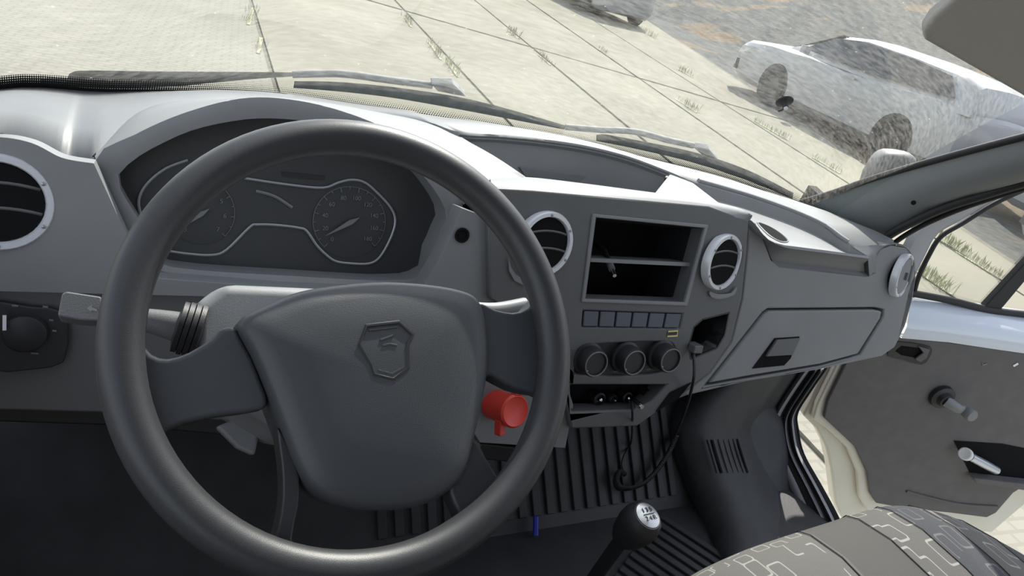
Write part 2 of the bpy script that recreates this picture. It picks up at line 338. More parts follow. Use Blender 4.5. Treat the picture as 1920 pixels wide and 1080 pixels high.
# ================================================================== THE GROUND OUTSIDE
G = lambda p: onz(p, GROUND)
asph = mesh('asphalt_road', [(-40, -30, GROUND - 0.03), (90, -30, GROUND - 0.03), (90, 120, GROUND - 0.03), (-40, 120, GROUND - 0.03)], [(0, 1, 2, 3)], asphalt_m)
tag(asph, 'grey asphalt parking ground beyond the pale concrete', kind='structure')
bd, bo_ = V((0.06, 1, 0)).normalized(), V((14.5, 0, GROUND - 0.03))
bs = V((bd.y, -bd.x, 0))
bank = mesh('verge', [bo_ - bd * 40, bo_ + bd * 120, bo_ + bd * 120 + bs * 70 + V((0, 0, 20)), bo_ - bd * 40 + bs * 70 + V((0, 0, 20))], [(0, 1, 2, 3)], asphalt_m)
tag(bank, 'dark ground rising beyond the parked cars', kind='structure')
base = mesh('ground', [(-14, -8, GROUND - 0.02), (3.2, -8, GROUND - 0.02), (12.5, 16, GROUND - 0.02), (12.5, 50, GROUND - 0.02), (-14, 50, GROUND - 0.02)], [(0, 1, 2, 3, 4)], dirt_m)
tag(base, 'dirt filled joints between the concrete slabs', kind='structure')
pave = empty('pavement', (0, 0, GROUND), 'pale sunlit concrete slab pavement around the van', kind='structure')
def line2(p, q): return (V((p.x, p.y)), (V((q.x, q.y)) - V((p.x, p.y))).normalized())
def isect(a, b):
    (p, d), (q, e) = a, b; den = d.x * e.y - d.y * e.x; t = ((q.x - p.x) * e.y - (q.y - p.y) * e.x) / den
    return p + d * t
longs = [(V((-12, 0)), V((0.03, 1)).normalized()), (V((-5.2, 0)), V((0.03, 1)).normalized()),
         line2(G((520, 170)), G((470, 0))), line2(G((880, 150)), G((740, 0))), line2(G((1180, 240)), G((890, 0))),
         line2(G((1770, 545)), G((1095, 75))), line2(G((1875, 525)), G((1350, 190)))]
longs.append(line2(G((1910, 500)), G((1285, 85))))
trA = line2(G((690, 0)), G((1280, 170)))
trans = [(trA[0] + V((0, dy)), trA[1]) for dy in (-24, -9.3, 0, 26)]
cell = 0
for i in range(len(longs) - 1):
    for j in range(len(trans) - 1):
        if (i < 2 and j > 0) or (i == len(longs) - 2 and j == 0): continue
        tj = trans[-1] if i < 2 else trans[j + 1]
        c = [isect(longs[i], trans[j]), isect(longs[i + 1], trans[j]), isect(longs[i + 1], tj), isect(longs[i], tj)]
        ctr = (c[0] + c[1] + c[2] + c[3]) / 4
        g = 0.026
        q = [c[k] + (c[(k + 1) % 4] - c[k]).normalized() * (g if k % 2 == 0 else 2 * g) + (c[k - 1] - c[k]).normalized() * (2 * g if k % 2 == 0 else g) for k in range(4)]
        zt = GROUND + random.uniform(-0.003, 0.003)
        o = plate('slab', [V((p.x, p.y, zt)) for p in q], (0, 0, -0.06), paver_m if (i < 2 or (ctr.y < 2.5 and ctr.x < 4.6)) else slab_m, pave)
adopt(pave)

# weeds in the joints
def weed(name, p, h, spread, n, along, mat, label, group):
    vs_, fs = [], []
    for k in range(n):
        t = random.uniform(-1, 1); b = V(p) + V((along.x, along.y, 0)) * t * spread + V((random.gauss(0, .035), random.gauss(0, .035), 0))
        a = random.uniform(0, 6.28); hh = h * random.uniform(0.4, 1.0); lean = V((math.cos(a), math.sin(a), 0)) * hh * random.uniform(0.15, 0.7)
        side = V((-math.sin(a), math.cos(a), 0)) * hh * random.uniform(0.03, 0.07)
        m1 = b + lean * 0.45 + V((0, 0, hh * 0.6)); e = b + lean + V((0, 0, hh))
        i0 = len(vs_); vs_ += [b - side * 0.3, b + side * 0.3, m1 + side, m1 - side, e]
        fs += [(i0, i0 + 1, i0 + 2, i0 + 3), (i0 + 3, i0 + 2, i0 + 4)]
    i0 = len(vs_); L3 = V((along.x, along.y, 0)); S3 = V((along.y, -along.x, 0))
    vs_ += [V(p) + L3 * spread * a - S3 * .018 * b + V((0, 0, .004)) for a, b in ((-1.1, 1), (1.1, 1), (1.1, -1), (-1.1, -1))]
    fs.append((i0, i0 + 1, i0 + 2, i0 + 3)); vs_ += [V(p) + V((0, 0, .012))]
    fs += [(i0 + k, i0 + (k + 1) % 4, i0 + 4) for k in range(4)]
    o = mesh(name, [v - V(p) for v in vs_], fs, mat); o.location = p
    tag(o, label, 'weed', group); return o
al = longs[4][1]
weeds = [((470, 30), .16, .5, 60, weed_m, 'bushy weed at the top of the leftmost pavement joint'),
         ((487, 85), .10, .35, 34, dryweed_m, 'sparse dry weed midway along the leftmost pavement joint'),
         ((765, 42), .20, .35, 40, dryweed_m, 'dry weed tuft nearest the top in the second pavement joint'),
         ((815, 95), .22, .5, 46, dryweed_m, 'dry weed in the middle of the second pavement joint'),
         ((848, 130), .22, .35, 60, weed_m, 'dense weed clump low in the second pavement joint above the wiper'),
         ((962, 65), .30, .35, 46, dryweed_m, 'spiky weed where the third joint nears the transverse crack'),
         ((1020, 112), .22, .35, 46, dryweed_m, 'weed tuft just below the transverse crack in the third joint'),
         ((1130, 98), .22, .25, 34, dryweed_m, 'weed at the tip of the dark shadow on the concrete'),
         ((1215, 65), .30, .5, 40, dryweed_m, 'weed by the asphalt edge left of the parked car nose'),
         ((1285, 138), .28, .35, 40, dryweed_m, 'twin weed tufts on the concrete left of the parked car'),
         ((1285, 198), .26, .35, 42, dryweed_m, 'upright weed on the slab below the transverse crack'),
         ((1437, 240), .18, .35, 70, weed_m, 'green weed patch below the suction cup'),
         ((1468, 258), .22, .12, 20, dryweed_m, 'single thin weed stalk in the joint beside the parked car shadow'),
         ((1548, 310), .18, .3, 60, weed_m, 'green weed patch left of the side mirror'),
         ((1780, 461), .26, .22, 80, weed_m, 'grey green weed growing highest in the passenger window'),
         ((1823, 491), .22, .22, 60, weed_m, 'low weed in the middle of the joint seen through the passenger window'),
         ((1868, 518), .22, .12, 30, dryweed_m, 'dry weed beside the black window divider'),
         ((1750, 530), .24, .2, 90, weed_m, 'bright green weed lowest in the passenger window')]
for p, h, s, n, mt, lab in weeds:
    weed('weed', G(p), h * 0.55, s * 0.9, int(n * 1.1), al, mt, lab, 'weeds in the pavement joints')

# ------------------------------------------------------------------ cars outside
def make_car(name, paint, label):
    root = empty(name, (0, 0, 0), label, 'car', 'parked cars')
    # lower body: stations along y, front at +y
    st = [(2.50, .60, .30, .72), (2.44, .74, .24, .80), (2.25, .86, .20, .90), (1.8, .90, .19, .98), (1.2, .91, .19, 1.0), (.85, .91, .19, 1.02), (0, .91, .19, 1.02), (-1.0, .91, .19, 1.05), (-1.7, .90, .20, 1.08), (-2.1, .86, .22, 1.08), (-2.25, .76, .28, 1.02), (-2.3, .60, .36, .95)]
    def sec(y, w, zb, zt):
        h = [(w * .82, zb), (w * .97, zb + .10), (w, zb + .3), (w * .99, zt - .22), (w * .955, zt - .06), (w * .86, zt), (w * .45, zt + .025)]
        pts = [V((0, y, zb))] + [V((x, y, z)) for x, z in h] + [V((0, y, zt + .035))]
        return pts + [V((-p.x, p.y, p.z)) for p in pts[-2:0:-1]] + [pts[0].copy()]
    loft('body', [sec(*s) for s in st], paint, root, smooth=35, cap=True)
    gs = [(1.45, .74, .70, 1.0), (.95, .80, .66, 1.25), (.5, .82, .64, 1.43), (0, .83, .64, 1.5), (-1.0, .83, .63, 1.49), (-1.7, .82, .62, 1.45), (-2.1, .80, .60, 1.36), (-2.26, .76, .62, 1.07)]
    def gsec(y, wb, wt, zt):
        p = [V((wb + .03, y, .98)), V((wb, y, 1.02)), V((wt + (wb - wt) * .12, y, zt - .05 * min(1, (zt - .98) * 4))), V((wt * .85, y, zt)), V((0, y, zt + .02))]
        return p + [V((-q.x, q.y, q.z)) for q in p[-2::-1]]
    loft('roof', [gsec(*g) for g in gs], paint, root, smooth=40, cap=True)
    def side(s, pts): return [V((s * (x), y, z)) for x, y, z in pts]
    for s in (1, -1):
        wp = [(.815, 1.12, 1.06), (.735, .55, 1.36), (.705, 0, 1.43), (.70, -1.0, 1.42), (.715, -1.7, 1.37), (.79, -1.95, 1.13), (.845, -.6, 1.07)]
        plate('side_window', side(s, wp), (s * .022, 0, .004), carglass_m, root)
        plate('door_handle', side(s, [(.905, -.10, .90), (.905, -.30, .90), (.905, -.30, .93), (.905, -.10, .93)]), (s * .03, 0, 0), paint, root)
        pillow('door_mirror', side(s, [(.93, .90, 1.0), (1.08, .88, 1.01), (1.09, .86, 1.13), (.94, .88, 1.13)]), (0, 1, 0), [(1, -.08), (1, .02), (.7, .06)], paint, root)
        plate('headlight', side(s, [(.50, 2.455, .66), (.80, 2.27, .75), (.86, 2.0, .80), (.84, 2.15, .67), (.70, 2.38, .61)]), (s * .05, .05, .02), lens_m, root)
        plate('fog_lamp_recess', side(s, [(.62, 2.46, .50), (.84, 2.29, .54), (.85, 2.27, .36), (.66, 2.45, .34)]), (s * .03, .03, 0), black_m, root)
    def wsp(x, t): y = 1.45 + (.5 - 1.45) * t; return V((x * (.70 + (.64 - .70) * t) * .95, y + .012, 1.015 + (1.435 - 1.015) * t + .012))
    plate('windshield', [wsp(-1, .06), wsp(1, .06), wsp(1, .92), wsp(-1, .92)], (0, .008, .012), carglass_m, root)
    plate('grille', [V((-.52, 2.482, .64)), V((.52, 2.482, .64)), V((.44, 2.51, .34)), V((-.44, 2.51, .34))], (0, .02, 0), black_m, root)
    vs_, fs = [], []
    for r in range(7):
        for c in range(16):
            x = -.46 + c * .061 + (r % 2) * .03; z = .365 + r * .042; i0 = len(vs_)
            for k in range(6):
                a = math.pi / 3 * k; vs_.append(V((x + .026 * math.cos(a), 2.535 - (z - .34) * .12, z + .019 * math.sin(a))))
            for k in range(6):
                a = math.pi / 3 * k; vs_.append(V((x + .016 * math.cos(a), 2.535 - (z - .34) * .12, z + .011 * math.sin(a))))
            fs += [(i0 + k, i0 + (k + 1) % 6, i0 + 6 + (k + 1) % 6, i0 + 6 + k) for k in range(6)]
    gm = mesh('grille_mesh', vs_, fs, alloy_m, root); gm['kind'] = 'stuff'
    for y in (1.38, -1.38):
        for s in (1, -1):
            lathe('wheel_arch', [(.36, 0), (.36, .012), (.30, .014)], V((s * .90, y, .36)), (s, 0, 0), black_m, root, 28)
            w = lathe('wheel', [(.22, -.20), (.31, -.20), (.33, -.15), (.33, -.02), (.31, .02), (.22, .024), (.20, .0), (.0, .0)], V((s * .905, y, .33)), (s, 0, 0), rubber_m, root, 28)
            h = lathe('hub_cap', [(.21, 0), (.20, .012), (.06, .02), (0, .022)], V((s * .912, y, .33)), (s, 0, 0), black_m, w, 20)
    for ch in root.children:
        if not ch.name.startswith('wheel') and not ch.get('nose'):
            for v in ch.data.vertices:
                if v.co.y > 1.75: v.co.y = 1.75 + (v.co.y - 1.75) * 1.5
    return root
def dup(root, label):
    r = root.copy(); COL.objects.link(r); r['label'] = label
    for ch in list(root.children):
        c = ch.copy(); COL.objects.link(c); c.parent = r
        for g in list(ch.children):
            d = g.copy(); COL.objects.link(d); d.parent = c
    return r
car = make_car('car', carwhite_m, 'white car parked on the asphalt, seen whole through the windscreen')
fw, rw = G((1437, 197)), G((1668, 312))
hd = (fw - rw); hd.z = 0
ang = math.atan2(-hd.x, hd.y)
mid = (fw + rw) / 2; hd.normalize(); rt = V((hd.y, -hd.x, 0))
def put(c, loc, a): c.location = (loc.x, loc.y, GROUND - 0.03); c.rotation_euler = (0, 0, a)
put(car, mid + rt * 0.9 + hd * 0.15, ang)
car.scale = (1, 1, 1.05)
car2 = dup(car, 'second white car just right of the tail of the whole one')
car3 = dup(car, 'pale car at the top edge whose shadow falls on the concrete')
car4 = dup(car, 'white car at the right edge of the passenger window')
put(car2, mid + rt * 1.1 - hd * 5.6, ang)
put(car3, G((1118, 34)) + rt * 0.9 + hd * 2.3, ang)
put(car4, G((1890, 498)) + rt * 0.95 - hd * 2.45, ang - 0.1)

# ================================================================== THE CAB SHELL
floor = box('floor', (-0.92, -0.9, -0.06), (0.60, 0.42, -0.008), carpet_m); tag(floor, 'dark cab floor under the rubber mat', kind='structure')
fm = empty('floor_mat', (0.3, 0.0, 0), 'black ribbed rubber mat covering the cab floor', 'mat')
box('mat_base', (-0.9, -0.6, -0.006), (0.60, 0.34, 0.002), mat_m, fm)
rd = V((0.53, -0.85, 0)).normalized(); rs = V((rd.y, -rd.x, 0))
for k in range(24):
    a = V((0.05, 0.28, 0.005)) - rs * (k - 9) * 0.026
    e = a + rd * 0.62
    p = [a, e]
    if a.y > 0.33: continue
    obox('rib', (a + e) / 2, rd * 0.31, rs * 0.008, V((0, 0, 0.004)), mat_m, fm, bev=0.002)
toe0, toe1 = V((0, 0.335, 0.0)), V((0, 0.76, 0.44)); td = (toe1 - toe0).normalized(); tn = V((0, -td.z, td.y))
tw = plate('wall_front', [V((-0.9, toe0.y, 0)), V((0.88, toe0.y, 0)), V((0.88, toe1.y, toe1.z)), V((-0.9, toe1.y, toe1.z))], -tn * 0.04, mat_m)
tag(tw, 'sloping toe board with ribbed rubber mat', kind='structure')
for k in range(22):
    x = -0.22 + k * 0.033
    obox('rib', V((x, 0, 0)) + toe0 + td * 0.28 + tn * 0.003, V((0.009, 0, 0)), td * 0.25, tn * 0.004, mat_m, tw, bev=0.002)
plate('firewall', [V((-0.9, .76, .42)), V((0.88, .76, .42)), V((0.88, .60, .66)), V((-0.9, .60, .66))], (0, .02, 0), carpet_m, tw)
plate('cowl_side', [V((.88, .50, -.05)), V((.88, .80, -.05)), V((.88, .72, .68)), V((.88, .50, .64))], (.03, 0, 0), carpet_m, tw)
# wheel arch hump on the passenger side, rising from the floor to the door sill
SILL = [(1523, 690), (1492, 735), (1468, 775), (1462, 805), (1472, 850), (1500, 910), (1525, 965), (1545, 1020), (1560, 1075)]
def sill_px(p, dx): return (p[0] + dx * (1 if p[1] > 780 else .8) * (1.0 + max(0, (p[1] - 850)) / 420), p[1])
def sline(dx, x): return spline([onx(sill_px(p, dx), x) for p in SILL], 5)
def footwell(p):
    a, b = onz(p, .004), onp(p, toe0 + tn * .004, tn)
    return a if (a - CAM).length < (b - CAM).length else b
ha = spline([footwell(p) for p in [(1320, 690), (1280, 735), (1262, 775), (1258, 810), (1266, 855), (1285, 910), (1312, 965), (1338, 1020), (1365, 1080)]], 5)
hb = sline(-22, .86)
rows = []
for t in (0, .05, .12, .22, .34, .46, .58, .7, .8, .88, .95, 1):
    up_ = .075 * math.sin(math.pi * min(1, t * 1.12)) ** .8 if t < .89 else 0
    rd_ = .010 * (1 if t in (.8, .95) else 0)
    rows.append([a.lerp(b, t) + (CAM - a.lerp(b, t)).normalized() * (up_ * 1.5 + rd_) for a, b in zip(ha, hb)])
wa = loft('wheel_arch_cover', rows, mat_m, None, smooth=70); tag(wa, 'smooth dark wheel arch hump beside the passenger door sill', kind='structure')
for k in range(7):
    i0 = 18 + k % 1; a = rows[4][17].lerp(rows[7][17], k / 7); b = rows[4][23].lerp(rows[7][23], k / 7)
    tube('rib', [q + (CAM - q).normalized() * .012 for q in (a, a.lerp(b, .5), b)], .0035, mat_m, wa, 6)
# roof, rear wall
ceil_ = box('ceiling', (-0.86, -1.3, 1.44), (0.82, -0.22, 1.50), roof_m); tag(ceil_, 'cab roof lining', kind='structure')
wb = box('wall_back', (-0.9, -1.3, 0.0), (0.86, -1.25, 1.44), roof_m); tag(wb, 'rear cab wall', kind='structure')

wl_ = box('wall_left', (-0.95, -1.25, -0.05), (-0.91, 0.45, 0.66), panel_m); tag(wl_, 'unseen driver door below the window line, closed to block side light', kind='structure')  # out of view, added to keep side light off the lower cab
# windscreen, following the curved scuttle line
base_px = [(-60, 165, .688), (0, 165, .69), (200, 169, .70), (400, 171, .70), (540, 180, .70), (700, 203, .70), (900, 233, .70), (1060, 262, .70), (1200, 293, .695), (1350, 329, .685), (1490, 376, .665)]
bline = [onz((a, b), z) for a, b, z in base_px]
bline = [V((-0.90, 0.50, .67))] + bline[1:] + [V((0.80, 0.56, 0.655))]
bline = spline(bline, 5)
tline = [V((p.x * 0.88, p.y - 0.80, 1.46)) for p in bline]
NV = 14
wrows = []
for k in range(NV + 1):
    t = k / NV
    wrows.append([a.lerp(b, t) + V((0, 0.05, 0.035)) * math.sin(math.pi * t) + V((0, 0.012, -0.012)) * (1 - t) for a, b in zip(bline, tline)])
win = empty('window_1', (0, 0.78, 0.69), 'large dusty curved windscreen', kind='structure')
gl = loft('glass', wrows, glass_m, win, smooth=80)
fr_rows = []
for k in range(4):
    t = k * 0.014
    fr_rows.append([a.lerp(b, t) + V((0, 0.05, 0.035)) * math.sin(math.pi * t) + V((0, 0.008, -0.014)) for a, b in zip(bline, tline)])
fr = loft('frit_band', fr_rows, frit_mat((520, 9, 1)), win, smooth=80, uv=True); fr['label'] = 'dotted black ceramic band along the foot of the windscreen'
adopt(win)
bvh = BVHTree.FromPolygons([p for r in wrows for p in r], [(i * len(bline) + k, i * len(bline) + k + 1, (i + 1) * len(bline) + k + 1, (i + 1) * len(bline) + k) for i in range(NV) for k in range(len(bline) - 1)])
def ong(p, off=0.0):
    h = bvh.ray_cast(CAM, ray(*p)); 
    if h[0] is None: return ony(p, 0.8)
    n = h[1] if h[1].y > 0 else -h[1]; d = ray(*p)
    return h[0] + d * (off / d.dot(n))
# bonnet panel just ahead of the glass
hp = []
for k in range(5):
    t = k / 4
    hp.append([V((p.x * 1.02, p.y + 0.055 + 0.30 * t, p.z - 0.050 - 0.16 * t - 0.05 * t * t)) for p in bline])
hood = loft('bonnet', hp, cream_m, None, smooth=60, thick=0.006); tag(hood, 'cream van bonnet and scuttle just beyond the wipers', kind='structure')

# A pillars
def pillar(name, up, lo, x0, x1, lab):
    n = len(up); rows = []
    for k in range(n):
        a, b = up[k], lo[k]; m = (a + b) / 2
        rows.append([a + V((0.05, 0.05, -0.035)), a, a.lerp(b, .25) + V((-.012 * (1 if x0 > 0 else -1), -.02, .0)), a.lerp(b, .55) + V((-.016 * (1 if x0 > 0 else -1), -.025, 0)), a.lerp(b, .85) + V((-.008 * (1 if x0 > 0 else -1), -.012, 0)), b, b + V((0.07 * (1 if x0 > 0 else -1), 0.02, 0))])
    o = loft(name, rows, pillar_m, None, smooth=60); tag(o, lab, kind='structure'); return o
upx = [(1395, 384), (1500, 381), (1560, 363), (1640, 335), (1760, 300), (1920, 258), (2060, 225)]
lox = [(1560, 440), (1650, 445), (1690, 428), (1745, 395), (1820, 367), (1920, 340), (2060, 306)]
xs = [.80, .80, .80, .795, .785, .77, .75]
up = [onx(p, x) for p, x in zip(upx, xs)]; lo = [onx(p, x + .055) for p, x in zip(lox, xs)]
pil = pillar('trim_1', up, lo, 1, 1, 'grey plastic trim of the passenger side A pillar')
scr = lathe('trim_screw', [(.0, 0), (.005, 0), (.005, .002), (0, .002)], onx((1713, 380), .795), (-1, -.5, 0), cavity_m, pil, 10)
tube('glass_rubber', spline([p + V((-.004, -.004, .004)) for p in up[1:]], 5), .007, seal_m, pil, 8)
tube('door_seal', spline([onx(p, .845) for p in [(1640, 462), (1672, 438), (1712, 416), (1775, 388), (1850, 364), (1920, 343), (2040, 312)]], 5), 0.010, seal_m, pil, 8)
tube('door_seal', spline([onx(p, .87) for p in [(1660, 470), (1690, 446), (1735, 420), (1800, 392), (1870, 368), (1940, 348), (2040, 320)]], 5), 0.006, seal_m, pil, 8)
lp = [V((-0.86, 0.575, 0.66)), V((-0.80, 0.30, 0.98)), V((-0.74, 0.05, 1.25)), V((-0.70, -0.2, 1.46))]
lpil = tube('trim_2', spline(lp, 5), 0.045, pillar_m, None, 10, flat=1.2); tag(lpil, 'driver side A pillar trim', kind='structure')

# ================================================================== DASHBOARD
K = 0.27
FO, FN = V((0, 0.33, 0.65)), V((0, -1, K)).normalized()         # plane of the fascia, facing the seats
def F(p, off=0.0): return onp(p, FO + FN * off, FN)
INW = -FN
dash = empty('dashboard', (0, 0.45, 0.40), 'grey plastic van dashboard running the full width of the cab', 'dashboard')
# hidden core behind the fascia so no daylight leaks through
box('core', (-0.84, 0.44, 0.42), (0.78, 0.56, 0.62), cavity_m, dash)
# ---- top skin from the scuttle back to the lip over each bay
lip_px = [(-60, 255, .70), (0, 255, .70), (60, 268, .70), (110, 290, .695), (135, 298, .69), (180, 303, .70), (230, 262, .705), (300, 225, .71), (420, 200, .715), (560, 202, .715), (700, 218, .72), (800, 232, .735), (862, 252, .745), (940, 257, .745), (1020, 265, .745), (1100, 277, .745), (1180, 297, .744), (1255, 325, .74), (1300, 343, .735), (1363, 361, .728), (1420, 378, .718), (1493, 404, .708), (1553, 431, .70), (1613, 468, .69), (1665, 462, .688)]
lip = [onz((a, b), z) for a, b, z in lip_px]
lip[-1] = V((0.80, 0.385, .688))
lipS = spline(lip, 4)
def base_at(x):
    for a, b in zip(bline, bline[1:]):
        if a.x <= x <= b.x: return a.lerp(b, (x - a.x) / (b.x - a.x))
    return bline[0].copy() if x < bline[0].x else bline[-1].copy()
topr = [[], [], [], [], []]
for p in lipS:
    b = base_at(p.x) + V((0, 0.015, -0.004)); d = p - b
    topr[0].append(b); topr[1].append(b + d * .35 + V((0, 0, .010))); topr[2].append(b + d * .7 + V((0, 0, .010))); topr[3].append(p + V((0, .006, .002))); topr[4].append(p + V((0, .002, -.006)))
loft('top_panel', topr, dash_m, dash, smooth=70)
# ---- left and driver fascia
vc = F((-4, 379))
def circ(c, r, n, k=28, a0=0.0):
    n = V(n).normalized(); a = V((1, 0, 0)); a = (a - n * a.dot(n)).normalized(); b = n.cross(a)
    return [c + a * r * math.cos(a0 + 2 * math.pi * i / k) + b * r * math.sin(a0 + 2 * math.pi * i / k) for i in range(k)]
clus_out = px_spline([(178, 303), (250, 254), (345, 212), (450, 185), (540, 186), (640, 208), (740, 250), (825, 320), (868, 384), (848, 430), (818, 490), (785, 546), (540, 538), (300, 520), (258, 484), (236, 440)], 3, True)
clus_in = px_spline([(222, 328), (330, 256), (430, 228), (520, 222), (620, 236), (715, 272), (790, 325), (836, 395), (828, 430), (810, 470), (776, 524), (540, 517), (316, 500), (286, 468), (266, 420)], 3, True)
outer = [F(p) for p in px_spline([(-70, 262), (0, 257), (60, 268), (108, 292), (135, 300), (176, 306)], 5)] + [F(p) for p in [(238, 442), (262, 490), (300, 522), (540, 540), (787, 548), (820, 492), (850, 432), (866, 390), (915, 408), (915, 430), (920, 560), (1040, 640), (1075, 760), (1060, 840)]] + [V((-0.13, 0, 0)), V((-0.86, 0, 0))]
outer = outer[:-2] + [F(p) for p in [(900, 830), (820, 700), (560, 590), (380, 556), (-70, 545)]]
plate('driver_fascia', outer, INW * 0.035, dash_m, dash, holes=[circ(vc, 0.047, FN)], bev=0.006)
lathe('screw_hole', [(.011, 0), (.011, .002), (.008, .002), (.007, -.01), (0, -.012)], F((866, 441), .001), FN, cavity_m, dash, 16)
# ---- cluster housing: arched bezel, tunnel, visor skin
BO, BN = V((0, 0.375, 0.66)), V((0, -1, 0.36)).normalized()
def B(p, off=0.0): return onp(p, BO + BN * off, BN)
bo, bi = [B(p) for p in clus_out], [B(p) for p in clus_in]
nb = 64
def resample(pts, n):
    L = [0]; P = pts + [pts[0]]
    for a, b in zip(P, P[1:]): L.append(L[-1] + (b - a).length)
    out = []
    for i in range(n):
        s = L[-1] * i / n; k = max(j for j in range(len(L) - 1) if L[j] <= s); out.append(P[k].lerp(P[k + 1], (s - L[k]) / max(1e-9, L[k + 1] - L[k])))
    return out
bo, bi = resample(bo, nb), resample(bi, nb)
bring = [bo, [a.lerp(b, .5) + BN * .004 for a, b in zip(bo, bi)], bi, [p - BN * .012 for p in bi], [p - BN * .055 + V((0, 0, .002)) for p in bi]]
skirt = [p - BN * .05 for p in bo]
bring = [[*r, r[0]] for r in [skirt] + bring]
loft('cluster_bezel', bring, dash_m, dash, smooth=50)
# visor skin over the cluster, from the bezel's upper edge forward to the top panel
vis_a = spline([B(p, -.001) for p in [(180, 302), (250, 254), (345, 212), (450, 185), (540, 186), (640, 208), (740, 250), (825, 320), (868, 384)]], 5)
vis_b = spline([onz(p, z) for p, z in [((176, 296), .70), ((258, 207), .705), ((345, 188), .712), ((470, 190), .722), ((570, 195), .722), ((690, 208), .722), ((800, 230), .738), ((905, 280), .742), ((985, 331), .738)]], 5)
vr = [[a.lerp(b, t) + V((0, 0, .004)) * math.sin(math.pi * t) for a, b in zip(vis_a, vis_b)] for t in (0, .04, .25, .5, .75, 1)]
loft('cluster_visor', vr, dash_m, dash, smooth=70)
tube('visor_groove', [p + V((0, 0, .001)) for p in vis_b[:12]], .0018, cavity_m, dash, 6)
# ---- instrument cluster face
CO, CN = BO - BN * 0.045, BN
def Cl(p, off=0.0): return onp(p, CO + CN * off, CN)
clus = plate('instrument_cluster', [Cl((150, 300)), Cl((480, 190)), Cl((700, 230)), Cl((900, 400)), Cl((800, 575)), Cl((240, 550))], -CN * .01, face_m, dash)
tube('contour_line', spline([Cl(p, .002) for p in [(318, 471), (355, 476), (398, 478), (425, 468), (468, 426), (482, 421), (520, 422), (560, 427), (575, 433), (594, 460), (612, 478), (630, 490), (660, 494), (692, 494), (712, 482), (732, 447), (741, 415), (733, 390), (708, 362), (684, 342), (660, 337), (635, 342), (605, 352), (540, 346), (458, 334)]], 4), .0018, cont_m, clus, 6)
tube('contour_line', spline([Cl(p, .002) for p in [(264, 405), (260, 375), (275, 345), (310, 316), (352, 300)]], 4), .0018, cont_m, clus, 6)
tube('warning_lamp_arc', spline([Cl(p, .001) for p in [(480, 358), (515, 368), (548, 389)]], 4), .0022, mark_m, clus, 6)
def dial(cx, cy, rx, ry, a0, a1, nums, mat, tsize):
    c = Cl((cx, cy), .001); ux = (Cl((cx + rx, cy), .001) - c); uy = (Cl((cx, cy - ry), .001) - c)
    pt = lambda a, r: c + ux * math.cos(a) * r + uy * math.sin(a) * r
    d = lathe('dial', [(ux.length * 1.02, 0), (ux.length * 1.02, .0008), (ux.length * 1.0, .001), (0, .001)], c - CN * .001, CN, face_m, clus, 40)
    N = (len(nums) - 1) * 2
    for k in range(N + 1):
        a = a0 + (a1 - a0) * k / N
        tube('tick', [pt(a, 1.0) + CN * .0012, pt(a, .87 if k % 2 == 0 else .93) + CN * .0012], .0006, mat, d, 4)
    for k, s in enumerate(nums):
        a = a0 + (a1 - a0) * k / (len(nums) - 1)
        words('numeral', s, pt(a, .70) + CN * .0012, (1, 0, 0), uy, tsize, mat, d)
    tube('dial_arc', [pt(a0 + (a1 - a0) * k / 30, 1.0) + CN * .0012 for k in range(31)], .0004, mat, d, 4)
    return c, pt, d
R_ = math.radians
c, pt, d = dial(656, 416, 66, 66, R_(225), R_(-45), ['0', '20', '40', '60', '80', '100', '120', '140', '160', '180'], mark_m, .0085)
nd = plate('needle', [pt(R_(209), .80) + CN * .004, pt(R_(119), .07) + CN * .004, pt(R_(29), .28) + CN * .004, pt(R_(-61), .07) + CN * .004], CN * .002, mark_m, clus)
c, pt, d = dial(378, 400, 62, 62, R_(225), R_(-45), ['0', '1', '2', '3', '4', '5', '6', '7'], mark_m, .0085)
plate('needle', [pt(R_(215), .80) + CN * .004, pt(R_(125), .07) + CN * .004, pt(R_(35), .28) + CN * .004, pt(R_(-55), .07) + CN * .004], CN * .002, mark_m, clus)
plate('display', [Cl((528, 322), .001), Cl((608, 330), .001), Cl((606, 338), .001), Cl((530, 330), .001)], CN * .001, black_m, clus)

